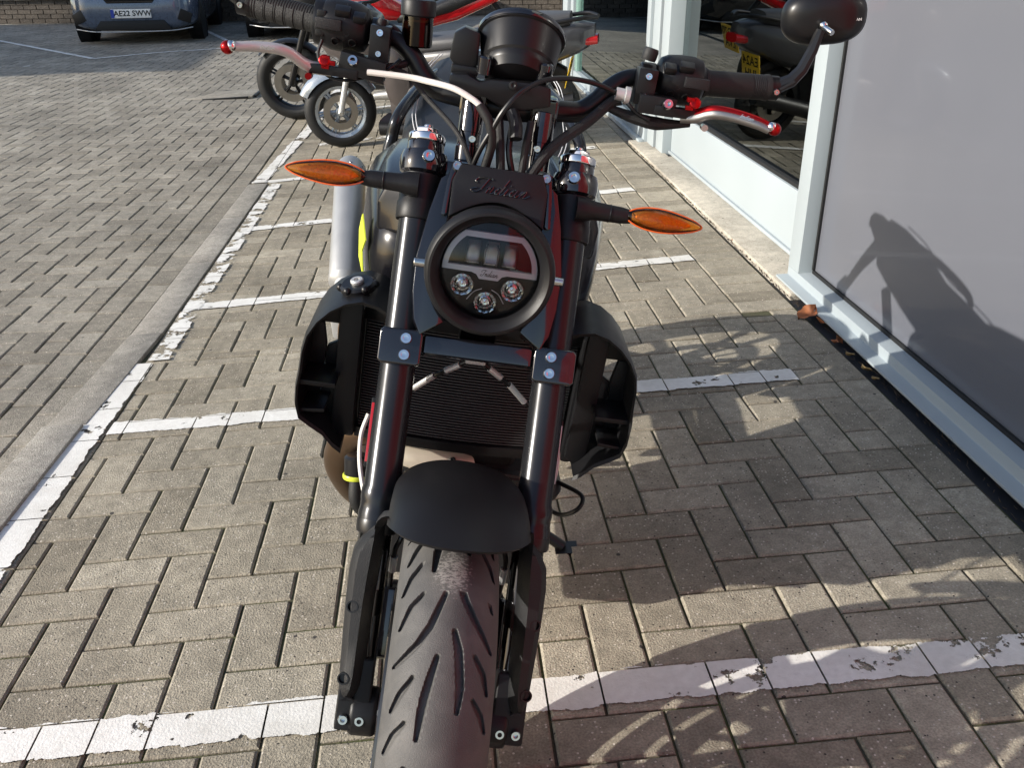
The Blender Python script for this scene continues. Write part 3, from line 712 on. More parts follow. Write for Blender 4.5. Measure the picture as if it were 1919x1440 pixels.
def tyre_material():
    m = mat('front_tyre_rubber', (0.066, 0.064, 0.062), 0.58, bump=0.6, bscale=900, var=0.35, vscale=14, rvar=0.15)
    nt, b = nodes_of(m); N = nt.nodes.new; L = nt.links.new
    tc = N('ShaderNodeTexCoord'); mp = N('ShaderNodeMapping'); mp.inputs['Location'].default_value = (0.004, 0.068, -0.592)
    mp.inputs['Scale'].default_value = (1, 1, 1)
    L(tc.outputs['Object'], mp.inputs['Vector'])
    sc = N('ShaderNodeVectorMath'); sc.operation = 'MULTIPLY'; sc.inputs[1].default_value = (26, 17, 17); L(mp.outputs[0], sc.inputs[0])
    ln = N('ShaderNodeVectorMath'); ln.operation = 'LENGTH'; L(sc.outputs[0], ln.inputs[0])
    nz = N('ShaderNodeTexNoise'); nz.inputs['Scale'].default_value = 420; nz.inputs['Detail'].default_value = 4; nz.inputs['Roughness'].default_value = .7
    ms = N('ShaderNodeMapping'); ms.inputs['Scale'].default_value = (.5, 1, 1); L(tc.outputs['Object'], ms.inputs['Vector']); L(ms.outputs[0], nz.inputs['Vector'])
    fa = N('ShaderNodeMapRange'); fa.inputs['From Min'].default_value = .35; fa.inputs['From Max'].default_value = 1.3; fa.inputs['To Min'].default_value = .45; fa.inputs['To Max'].default_value = .95
    L(ln.outputs['Value'], fa.inputs['Value'])
    gt = N('ShaderNodeMath'); gt.operation = 'SUBTRACT'; L(nz.outputs['Fac'], gt.inputs[0]); L(fa.outputs[0], gt.inputs[1])
    cl = N('ShaderNodeMapRange'); cl.inputs['From Min'].default_value = -0.02; cl.inputs['From Max'].default_value = .1; L(gt.outputs[0], cl.inputs['Value'])
    old = b.inputs['Base Color'].links[0].from_socket
    mx = N('ShaderNodeMix'); mx.data_type = 'RGBA'; L(cl.outputs[0], mx.inputs['Factor']); L(old, mx.inputs['A']); mx.inputs['B'].default_value = (.27, .26, .245, 1)
    # dusty grey bloom over the tread
    n2 = N('ShaderNodeTexNoise'); n2.inputs['Scale'].default_value = 26; n2.inputs['Detail'].default_value = 5; L(tc.outputs['Object'], n2.inputs['Vector'])
    r2 = N('ShaderNodeMapRange'); r2.inputs['From Min'].default_value = .45; r2.inputs['From Max'].default_value = .8; r2.inputs['To Max'].default_value = .35; L(n2.outputs['Fac'], r2.inputs['Value'])
    m2 = N('ShaderNodeMix'); m2.data_type = 'RGBA'; L(r2.outputs[0], m2.inputs['Factor']); L(mx.outputs['Result'], m2.inputs['A']); m2.inputs['B'].default_value = (.19, .18, .165, 1)
    L(m2.outputs['Result'], b.inputs['Base Color'])
    return m
M['tyre'] = tyre_material()
def wheel(name, yc, Rr, hw, rim_r, zc=0.0, nth=1600, nw=190, grooves=None, xo=0.0, discs=2, disc_r=.16):
    c = Vector((xo, yc, zc))
    mb = KB(); rw = hw * .9
    mb.lathe([(rim_r + .008, -rw), (rim_r + .008, -rw + .006), (rim_r - .012, -rw * .7), (rim_r - .022, 0), (rim_r - .012, rw * .7), (rim_r + .008, rw - .006), (rim_r + .008, rw)], c, (1, 0, 0), 64, caps=False)
    mb.lathe([(.03, -.05), (.04, -.045), (.04, .045), (.03, .05)], c, (1, 0, 0), 28)
    for k in range(10):
        a = 2 * math.pi * k / 10 + .2 * (k % 2)
        d = Vector((0, math.cos(a), math.sin(a))); t = Vector((0, -math.sin(a), math.cos(a)))
        mb.tube([c + d * .03, c + d * (rim_r * .55) + t * .006, c + d * (rim_r - .01)], [.011, .008, .010], 8, 4, flat=1.4)
    wh = mb.build(name, 'satin')
    vs, fs = tyre_mesh(Rr, hw, rim_r, nth, nw, grooves)
    KB().add([Vector(v) + c for v in vs], fs).build('tyre', 'tyre' if grooves else 'rubber', wh, ang=40)
    for sgn in ((-1, 1) if discs == 2 else (1,)):
        d_ = KB(); seg = 48
        d_.lathe([(disc_r - .034, -.0025), (disc_r, -.0025), (disc_r, .0025), (disc_r - .034, .0025), (disc_r - .034, -.0025)], c + Vector((sgn * (.046 + hw * .25), 0, 0)), (1, 0, 0), seg, caps=False)
        for k in range(8):
            a = 2 * math.pi * k / 8; d2 = Vector((0, math.cos(a), math.sin(a)))
            d_.tube([c + Vector((sgn * (.046 + hw * .25), 0, 0)) + d2 * .045, c + Vector((sgn * (.046 + hw * .25), 0, 0)) + d2 * (disc_r - .03)], .005, 6, 2, sm=False)
        d_.build('brake_disc', 'disc', wh)
    return wh
wheel('front_wheel', 0.0, .300, .060, .222, grooves=GR, xo=-.004)
wheel('rear_wheel', 1.525, .315, .088, .222, nth=200, nw=24, zc=.015, discs=1, disc_r=.13)
KB().lathe([(.008, -.098), (.013, -.096), (.013, .096), (.008, .098)], (0, 0, 0), (1, 0, 0), 20).build('front_axle', 'steel')
for s in (-1, 1): KB().lathe([(.02, 0), (.024, .004), (.024, .024), (.017, .03)], (s * .052, 0, 0), (s, 0, 0), 24).build('wheel_spacer', 'alu')

# ---- forks
for s in (-1, 1):
    a = .102 * s
    t = KB().lathe([(.0225, .235), (.0265, .238), (.0268, .262), (.0255, .268), (.0255, .276), (.0262, .280), (.0262, .292), (.0240, .298), (.0236, .43), (.0236, .66)], F(a, 0), SX, 40).build('fork_tube', 'anod')
    KB().lathe([(.0262, .236), (.0272, .240), (.0272, .252), (.0262, .256)], F(a, 0), SX, 40).build('dust_seal', 'satin', t)
    KB().lathe([(.0275, .652), (.0285, .655), (.0285, .674), (.0272, .677), (.0272, .690), (.0265, .693), (.0265, .712)], F(a, 0), SX, 40).build('fork_collar', 'plastic', t)
    KB().lathe([(.0215, -.01), (.0215, .24)], F(a, 0), SX, 32).build('stanchion', 'slider', t)
    KB().lathe([(.026, .7125), (.0305, .716), (.032, .724), (.032, .734), (.0295, .742), (.025, .744)], F(a, 0), SX, 40).build('top_clamp_ring', 'gloss', t)
    KB().lathe([(.0245, .744), (.0245, .754), (.0235, .756)], F(a, 0), SX, 36).build('fork_cap', 'gloss', t)
    KB().lathe([(.0245, .7562), (.0252, .758), (.0252, .765), (.024, .767)], F(a, 0), SX, 36).lathe([(.0165, .767), (.0165, .774), (.0150, .7755)], F(a, 0), SX, 6).lathe([(.006, .775), (.006, .780), (.005, .781)], F(a, 0), SX, 12).build('preload_adjuster', 'chrome', t, bevel=.0006)
    bolt(F(.096 * s, .7315, .0325), SN + Vector((-.12 * s, 0, 0)), .0085, .008, 'chrome', t, 'clamp_bolt')
    # lower end
    ft = KB(); fbox(ft, a - .0215, a + .0215, -.020, .075, -.030, .026)
    ft.lathe([(.030, -.006), (.032, 0), (.032, .028), (.028, .03)], Vector((a - .016 * s - (.014 if s > 0 else -.014) + .014 * s, 0, 0)) - Vector((.014, 0, 0)), (1, 0, 0), 28)
    f = ft.build('fork_foot', 'plastic', bevel=.006, seg=3)
    for b_ in (-.0105, .0105): bolt(F(a + b_, -.004, .0265), SN, .0068, .006, 'steel', f, 'pinch_bolt')
    # guard
    out = [(.2765, .0865, .074, .092), (.2700, .0935, .079, .060), (.2600, .100, .0845, .026), (.250, .104, .088), (.235, .117, .088), (.215, .1275, .089), (.19, .130, .0905), (.15, .1295, .092), (.10, .1275, .0925), (.060, .1255, .0925), (.040, .124, .094), (.028, .1195, .098), (.022, .112, .104)]
    rings = []
    for s_, ao, ai, *sh in out:
        nf = .046 if s_ > .03 else .036; sh = sh[0] if sh else 0.0
        sec = [(ai, -.022), (ai, .018), (ai + .006, .034), (ai + .014, nf), (ao - .010, nf - .002), (ao - .002, .032), (ao, .016), (ao, -.022), (ao - .003, -.022), (ao - .006, .014), (ao - .012, .034), (ai + .015, .037), (ai + .009, .030), (ai + .0035, -.022)]
        rings.append([F(x * s, s_, n_ + sh) for x, n_ in sec])
    g = KB().loft(rings).build('fork_guard', 'plastic2', ang=42)
    for ss in (.145, .053):
        KB().lathe([(.0078, -.004), (.0078, .0012), (.006, .0012), (.0055, -.003), (0, -.003)], F(s * .118, ss, .0432), SN + Vector((.18 * s, 0, 0)), 24).build('guard_rivet', 'satin', g)
    # caliper
    cb = KB(); fbox(cb, s * .055, s * .088, .055, .155, -.105, -.045); cb.build('brake_caliper', 'gloss', bevel=.008, seg=3)
    KB().tube([F(s * .075, .14, -.07), F(s * .076, .18, -.03), F(s * .074, .215, .0), F(s * .068, .240, .01), F(s * .08, .27, -.06)], .0035, 8).build('brake_hose', 'cable')
    KB().tube([F(s * .075, .182, -.026), F(s * .0745, .205, -.008)], .0052, 8, sm=False).build('hose_ferrule', 'alu')

# ---- front fender
rings = []
NT, NW = 22, 24
for i in range(NT + 1):
    row = []
    for j in range(NW + 1):
        q = -1 + 2 * j / NW
        lip = 76.5 + 12 * abs(q) ** 2.2; th0, th1 = lip, 152 - 8 * abs(q) ** 2
        th = R(th0 + (th1 - th0) * i / NT)
        hw_ = .086 - .012 * (i / NT) ** 2
        x = hw_ * math.sin(q * R(78)) / math.sin(R(78)); r_ = .288 + .050 * math.cos(q * R(78)) ** .8 + .004 * math.sin(math.pi * i / NT)
        row.append(Vector((x, -r_ * math.cos(th), r_ * math.sin(th))))
    rings.append(row)
FEN = KB().loft(rings, closed=False, caps=False).build('front_fender', 'plastic', solid=.004, ang=40)
# ---- triple clamps
br = KB(); fbox(br, -.0725, .0725, .476, .503, -.03, .030)
LC = br.build('lower_triple_clamp', 'gloss', bevel=.006, seg=3)
for s in (-1, 1):
    poly = [(s * .073, .463), (s * .077, .459), (s * .124, .459), (s * .1285, .463), (s * .1285, .501), (s * .124, .5055), (s * .077, .5055), (s * .073, .501)]
    if s < 0: poly = poly[::-1]
    KB().prism(poly, lambda u, v, h: F(u, v, h), -.030, .038).build('fork_clamp', 'gloss', LC, bevel=.005, seg=3)
for s in (-1, 1):
    for ss in (.4935, .472): bolt(F(s * .0945, ss, .0385), SN, .0078, .0065, 'chrome', LC, 'clamp_bolt')
tc_ = KB(); fbox(tc_, -.078, .078, .718, .738, -.055, .004)
TC = tc_.build('top_triple_clamp', 'gloss', bevel=.004, seg=2)

# ---- headlight
HC = F(-.001, .587, .085); HD = Vector((0, -1, .06)).normalized()
HL = KB().lathe([(.058, -.085), (.070, -.06), (.079, -.02), (.0815, .0), (.0815, .008), (.0795, .014), (.0765, .017), (.0735, .0175), (.0675, .012), (.0632, .004), (.0625, -.006), (.0625, -.0155), (.001, -.0156)], HC, HD, 72, caps=False).build('headlight', 'plastic', ang=30)
hx = Vector((1, 0, 0)); hy = HD.cross(hx) * -1
if hy.z < 0: hy = -hy
hx = (hx - HD * hx.dot(HD)).normalized(); hy = hx.cross(HD) * -1
hy = HD.cross(hx); hy = hy if hy.z > 0 else -hy
LR = .0625
def HP(u, v, d=0.0): return HC + hx * (u * LR) + hy * (v * LR) + HD * d
KB().lathe([(.0623, -.0150), (0.0005, -.0150)], HC, HD, 48).build('inner_housing', 'black', HL)
# D-shaped grey light bar
outer, inner = [], []
n_ = 26
def dpath(r_, vb, vt):
    pts = []
    a0 = math.asin(vb / r_); a1 = math.asin(vt / r_)
    for k in range(n_ + 1): t = a0 + (a1 - a0) * k / n_; pts.append((r_ * math.cos(t), r_ * math.sin(t)))
    return pts + [(-x, y_) for x, y_ in pts[::-1]]
o_ = dpath(.955, -.06, .76); i_ = dpath(.845, .045, .645)
mb = KB(); k = len(o_)
vs = [HP(u, v, d) for d in (-.010, -.0045) for pts in (o_, i_) for u, v in pts]
fs = []
for j in range(k - 1):
    fs += [(2 * k + j, 2 * k + j + 1, 3 * k + j + 1, 3 * k + j), (j, j + 1, 2 * k + j + 1, 2 * k + j), (k + j, 3 * k + j, 3 * k + j + 1, k + j + 1)]
mb.add(vs, fs)
bar = [(-.955, -.06), (-.36, -.065), (-.26, -.10), (-.19, -.19), (.19, -.19), (.26, -.10), (.36, -.065), (.955, -.06), (.90, -.0), (.845, .045), (-.845, .045), (-.90, 0)]
mb.prism(bar, lambda u, v, h: HP(u, v, h), -.010, -.0044)
DRL = mb.build('light_bar', 'greyplate', HL)
for u in (-.37, 0, .37):
    rings = []
    for v_ in (.09, .12, .40, .47, .52):
        wd = .165 if v_ < .45 else .12
        rings.append([HP(u + wd * math.cos(t_), v_, -.0135 + .0085 * math.sin(t_) * (1 if v_ < .5 else .6)) for t_ in [math.pi * k_ / 12 for k_ in range(13)]])
    KB().loft(rings, closed=False, caps=False).build('main_beam_lens', 'clear', HL, ang=50)
    rb = KB(); rb.loft([[HP(u - .15, .10, -.0105), HP(u + .15, .10, -.0105)], [HP(u - .15, .135, -.0128), HP(u + .15, .135, -.0128)], [HP(u - .15, .30, -.0142), HP(u + .15, .30, -.0142)], [HP(u - .13, .50, -.0135), HP(u + .13, .50, -.0135)], [HP(u - .12, .58, -.008), HP(u + .12, .58, -.008)]], closed=False, caps=False)
    rb.build('beam_reflector', 'greyalu', HL, ang=60)
    KB().tube([HP(u - .13, .115, -.0088), HP(u + .13, .115, -.0088)], .0006, 6, 1, sm=False).build('lens_edge', 'steel', HL)
for u, v in ((-.51, -.36), (.51, -.36), (0, -.68)):
    KB().lathe([(.0148, -.010), (.0140, -.004), (.0112, .0), (.0065, .0024), (.0005, .0032)], HP(u, v), HD, 32, caps=False).build('projector_lens', 'clear', HL)
    bowl = [(.0150, -.0055), (.0142, -.0060), (.0125, -.0092), (.0100, -.0122), (.0072, -.0142), (.0066, -.0100), (.0050, -.0092), (.0046, -.0130), (.0022, -.0134), (.0018, -.0112), (.0004, -.0108)]
    KB().lathe(bowl, HP(u, v), HD, 12, caps=False).build('projector_reflector', 'chrome', HL, ang=10)
mb = KB()
for sgn in (-1, 1): mb.tube([HP(sgn * .10, -.42, -.012), HP(sgn * .25, -.50, -.012), HP(sgn * .38, -.68, -.012)], .0006, 6)
mb.build('housing_rib', 'greyplate', HL)
rings = []
for i in range(9):
    r_ = 1.0 - (i / 8) ** 1.0; rr = max(r_, .001)
    rings.append([HP(rr * math.cos(2 * math.pi * q / 48), rr * math.sin(2 * math.pi * q / 48), -.001 + .0115 * (1 - rr * rr)) for q in range(48)])
KB().loft(rings, caps=False).build('headlight_glass', 'clear', HL)
# cursive wordmark, drawn as pen strokes
SCRIPT = [[(-.30, .62), (-.42, .72), (-.38, .90), (-.1, 1.0), (.30, .98), (.42, .92)], [(.20, .98), (.10, .55), (-.02, .12), (-.2, 0), (-.42, .05), (-.40, .2), (-.2, .28)],
          [(.28, .30), (.42, .44), (.36, 0)], [(.37, .18), (.52, .42), (.62, .40), (.57, .06), (.66, 0), (.78, .14)],
          [(1.08, .38), (.94, .44), (.80, .22), (.84, .02), (.98, .06), (1.10, .40), (1.24, 1.05)], [(1.16, .6), (1.07, .10), (1.15, 0), (1.27, .14)],
          [(1.27, .14), (1.38, .44), (1.33, .08), (1.41, 0), (1.53, .14)], [(1.44, .66), (1.47, .70)],
          [(1.86, .38), (1.72, .44), (1.58, .22), (1.63, .02), (1.78, .08), (1.91, .44), (1.85, .08), (1.93, 0), (2.05, .14)],
          [(2.05, .14), (2.17, .44), (2.11, 0)], [(2.12, .16), (2.29, .43), (2.38, .38), (2.33, .06), (2.42, 0), (2.62, .2)]]
def wordmark(parent, mp, h, width, material, r_, name='lettering'):
    mb = KB(); k = width / 3.05
    for st in SCRIPT:
        mb.tube([mp((x + .28 * y_ - 1.1) * k, (y_ - .45) * h, 0) for x, y_ in st], r_, 6, 6)
    return mb.build(name, material, parent)
wordmark(HL, lambda u, v, d: HC + hx * u + hy * (v - .0042) + HD * -.0042, .0078, .0225, 'black', .00032)
for s in (-1, 1):
    KB().lathe([(.006, 0), (.006, .016), (.005, .017)], F(s * .080, .592, .045), (s, 0, 0), 16).build('pivot_pin', 'steel', HL)

# ---- name panel, rails and glossy side wings behind the headlight
pl = [(-.053, .722)] + [(.053, .722), (.061, .700), (.061, .652)] + [(.061 - .122 * k / 14, .652 + .026 * math.sin(math.pi * k / 14)) for k in range(1, 14)] + [(-.061, .652), (-.061, .700)]
NP = KB().prism(pl, lambda u, v, h: F(u, v, h), .045, .064).build('name_panel', 'plastic', bevel=.003, seg=2)
wordmark(NP, lambda u, v, d: F(u, v + .697, .0648), .019, .074, 'gloss', .0011)
for s in (-1, 1):
    poly = [(s * .052, .728), (s * .064, .726), (s * .068, .700), (s * .071, .655), (s * .063, .655), (s * .060, .70)]
    if s < 0: poly = poly[::-1]
    rl = KB().prism(poly, lambda u, v, h: F(u, v, h), .030, .056).build('panel_rail', 'gloss', NP, bevel=.003, seg=2)
    bolt(F(s * .0575, .7185, .0565), SN, .0064, .005, 'steel', NP)
    poly = [(.062, .716), (.076, .704), (.086, .660), (.0945, .60), (.0935, .555), (.088, .52), (.078, .50), (.050, .52), (.050, .60), (.056, .66)]
    rings = []
    for t in range(5):
        q = t / 4
        rings.append([F(s * (x + .010 * q - .004 * q * q), y_, .044 - .08 * q) for x, y_ in poly])
    KB().loft(rings).build('headlight_wing', 'gloss', NP, bevel=.002)

# ---- indicators
def indicator(s, front=True, T=None):
    ctr = lambda a, up=0, nn=0: F(s * a, .694 - .02 * max(0, a - .12) + up, .028 + nn)
    rings = []
    for a, h in ((.104, .016), (.118, .0155), (.128, .0125), (.150, .0115), (.166, .011), (.178, .009)):
        rings.append([ctr(a, h * math.cos(t), .95 * h * math.sin(t)) for t in [2 * math.pi * k / 20 for k in range(20)]])
    o = KB().loft(rings).build('indicator', 'plastic', ang=35)
    KB().lathe([(.0118, 0), (.0122, .0006), (.0122, .0012), (.0116, .0018)], ctr(.1485), (s, 0, -.04), 22).build('stalk_joint', 'satin', o)
    def shell(name, m_, k, sh=0.0):
        prof = [(.168, .0006), (.174, .0052), (.183, .0100), (.196, .0136), (.212, .0152), (.228, .0143), (.244, .0117), (.257, .0086), (.266, .0055), (.2715, .0026), (.273, .0005)]
        rings = []
        for a, h in prof:
            hh = max(.0003, h * k)
            rings.append([ctr(.22 + (a - .22) * (k if k < 1 else 1), hh * (math.cos(t) if abs(math.cos(t)) < .99 else math.cos(t)) * .98, hh * .85 * math.sin(t) + .006 + sh) for t in [2 * math.pi * q / 22 for q in range(22)]])
        return KB().loft(rings).build(name, m_, o, ang=25)
    shell('indicator_lens', 'amberlens', 1.0); shell('amber_reflector', 'amberref', .74, -.0015)
    # rim round the lens
    rim = [(.166, 0)] + [(a, h) for a, h in ((.174, .0056), (.183, .0104), (.196, .0140), (.212, .0156), (.228, .0147), (.244, .0121), (.257, .0090), (.266, .0058), (.2745, 0))]
    pts = [ctr(a, h, .006) for a, h in rim] + [ctr(a, -h, .006) for a, h in rim[-2:0:-1]] + [ctr(.166, 0, .006)]
    KB().tube(pts, .0011, 6, 3).build('lens_rim', 'amberrim', o)
    return o
indicator(-1); indicator(1)
# ---- handlebar
HB = [(0, .36, .735), (.066, .37, .742), (.098, .38, .745), (.118, .384, .760), (.135, .388, .781), (.160, .394, .797), (.205, .40, .8035), (.270, .40, .806), (.355, .418, .811)]
full = [(-x, y_, z_) for x, y_, z_ in HB[:0:-1]] + HB
BAR = KB().tube(full, [.0112, .0112, .0125, .0142, .0145, .0142, .0125, .0112, .0112], 20, 8).build('handlebar', 'satin')
def V3(*a): return Vector(a)
def gpos(s, q): # point on the grip axis
    a = V3(s * .262, .400, .8055); b = V3(s * .358, .419, .811); return a + (b - a) * q
for s in (-1, 1):
    d = (gpos(s, 1) - gpos(s, 0))
    L_ = d.length
    prof = [(.0185, -.004), (.020, -.002), (.020, .002), (.0170, .004)]
    if s < 0:
        for k in range(24):
            h = .006 + (L_ - .012) * k / 24; prof += [(.0166, h), (.0173, h + .0008), (.0173, h + .0022), (.0166, h + .003)]
    else:
        prof += [(.0172, .008), (.0172, L_ - .03)]
        for k in range(7): h = L_ - .028 + .003 * k; prof += [(.0172, h), (.0166, h + .0015)]
    prof += [(.0178, L_ - .004), (.0182, L_), (.016, L_ + .001)]
    g = KB().lathe(prof, gpos(s, 0), d, 36).build('grip', 'rubber', BAR, ang=25)
    if s < 0:      # raised diamond pads along the front of the throttle grip
        dn = d.normalized(); fr = V3(0, -1, -.35); fr = (fr - dn * fr.dot(dn)).normalized(); up = dn.cross(fr)
        for k in range(6):
            c = gpos(s, .1 + .14 * k) ; mb = KB()
            rr = []
            for t in range(-4, 5):
                an = t * R(11); rr.append((fr * math.cos(an) + up * math.sin(an)))
            mb.loft([[c + dn * (-.0052) + q * .0176 for q in rr], [c + dn * .0045 + q * .0176 for q in rr]], closed=False, caps=False)
            mb.build('grip_pad', 'weave', g, solid=.0006)
    # bar end and mirror
    e = gpos(s, 1)
    KB().lathe([(.0165, .001), (.0168, .004), (.0168, .014), (.0125, .016)], e, d, 24).build('bar_end', 'satin', BAR)
    MR = KB().tube([V3(s * .366, .417, .812), V3(s * .388, .414, .826), V3(s * .398, .413, .842), V3(s * .406, .416, .868), V3(s * .410, .418, .896)], [.0105, .0095, .0085, .0078, .0068], 8, 4, sm=False, flat=1.0).build('mirror', 'satin')
    KB().tube([V3(s * .372, .404, .812), V3(s * .390, .404, .8255)], .0028, 8, 2, sm=False).build('arm_slot', 'black', MR)
    bolt(V3(s * .367, .402, .809), (0, -1, 0), .0042, .004, 'steel', MR)
    mc = V3(s * .417, .434, .912); dirn = V3(s * .05, 1, .12).normalized()
    e1 = V3(1, 0, 0); e1 = (e1 - dirn * e1.dot(dirn)).normalized(); e2 = dirn.cross(e1); e2 = e2 if e2.z > 0 else -e2
    tilt = s * .22
    rings = []
    for dd, sc_ in ((-.020, .35), (-.018, .62), (-.012, .84), (-.004, .96), (.006, 1.0), (.010, 1.0)):
        ring = []
        for k in range(40):
            t = 2 * math.pi * k / 40; c_, s_ = math.cos(t), math.sin(t)
            x = math.copysign(abs(c_) ** .72, c_) * .058 * sc_; y_ = math.copysign(abs(s_) ** .8, s_) * .037 * sc_
            x, y_ = x * math.cos(tilt) - y_ * math.sin(tilt), x * math.sin(tilt) + y_ * math.cos(tilt)
            ring.append(mc + e1 * x + e2 * y_ + dirn * dd)
        rings.append(ring)
    KB().loft(rings).build('mirror_shell', 'satin', MR, ang=40)
    KB().loft([[p + (mc + dirn * .0105 - p) * f + dirn * 0.0007 for p in rings[-1]] for f in (.06, .5, .98)], caps=False).build('mirror_glass', 'chrome', MR)
    KB().sphere(V3(s * .409, .408, .902), .0062, 16, 10).lathe([(.004, 0), (.004, .016), (.0035, .017)], V3(s * .409, .40, .900), (.4 * s, -1, -.3), 16).build('mirror_ball_joint', 'chrome', MR)
    if s > 0:
        me = text_mesh('INDIAN', .0052, .0002)
        t_ = link('lettering', me, 'white', MR); ex_ = e1 * math.cos(tilt) + e2 * math.sin(tilt); set_frame(t_, mc + ZO + e1 * .036 + e2 * .006 - dirn * .0166, ex_, e2 * math.cos(tilt) - e1 * math.sin(tilt))
    # risers
    rs = KB().lathe([(.0165, 0), (.0165, .018), (.0155, .019), (.0155, .036), (.0165, .0365), (.0165, .075)], V3(s * .047, .318, .668), (0, .30, .95), 28).build('bar_riser', 'gloss', BAR)
    KB().box(V3(s * .047, .353, .741), (.036, .046, .040)).build('bar_clamp', 'gloss', rs, bevel=.006, seg=3)
    bolt(V3(s * .043, .306, .700), (0, -1, .15), .0048, .004, 'steel', rs)

# switch housings
def switch(s):
    d = (gpos(s, 0) - V3(s * .19, .399, .803)).normalized()
    c = V3(s * .195, .395, .803)
    mb = KB(); rings = []
    for h, r_ in ((0, .018), (.004, .027), (.014, .0315), (.030, .033), (.048, .0325), (.060, .029), (.066, .020)):
        fr = V3(0, -1, 0); fr = (fr - d * fr.dot(d)).normalized(); up = d.cross(fr); up = up if up.z > 0 else -up
        ring = []
        for k in range(28):
            t = 2 * math.pi * k / 28; cc, ss = math.cos(t), math.sin(t)
            q = 1 / max(abs(cc), abs(ss), .78 * (abs(cc) + abs(ss)))
            ring.append(c + d * h + (fr * cc + up * ss) * r_ * (.80 + .20 * q))
        rings.append(ring)
    S_ = mb.loft(rings).build('switch_housing', 'plastic', BAR, bevel=.0015, ang=30)
    KB().box(c + d * .050 + fr * .033 + up * .002, (.034, .010, .014)).build('switch_button', 'plastic2', S_, bevel=.002)
    KB().lathe([(.0032, -.002), (.0032, .0008), (.0022, .0008), (.002, -.003), (0, -.003)], c + d * .026 + fr * .0315 - up * .006, fr, 14).build('housing_screw', 'black', S_)
    if s < 0:   # throttle tube housing outboard of the switches
        KB().lathe([(.022, 0), (.029, .003), (.030, .012), (.0285, .017), (.022, .019)], V3(-.250, .3985, .805), (-1, 0, 0), 30).build('throttle_housing', 'satin', S_)
        mb = KB()
        for k, (uu, vv) in enumerate(((.012, .016), (-.010, .012), (-.004, -.012))):
            mb.box(V3(-.256 - .001 * k, .3735, .805 + uu), (.012, .012, .010))
        mb.build('cable_boss', 'black', S_, bevel=.002)
    mb = KB()
    for hh, uu, sx_ in ((.012, .016, .016), (.034, .020, .020)): mb.box(c + d * hh + fr * .027 + up * uu, (sx_, .014, .010), Matrix.Rotation(.5, 3, 'X'))
    mb.build('switch_rocker', 'satin', S_, bevel=.002)
    for hh, uu in ((.018, -.016), (.040, -.018)):
        KB().lathe([(.0055, -.002), (.0055, .0012), (.0045, .0014), (.0042, -.002), (0, -.002)], c + d * hh + fr * .0275 + up * uu, fr - up * .6, 18).build('housing_recess', 'black', S_)
    KB().lathe([(.0322, 0), (.0328, .0008), (.0328, .0022), (.0322, .003)], c + d * .0285, d, 36, caps=False).build('housing_seam', 'black', S_)
    return S_
switch(-1); switch(1)
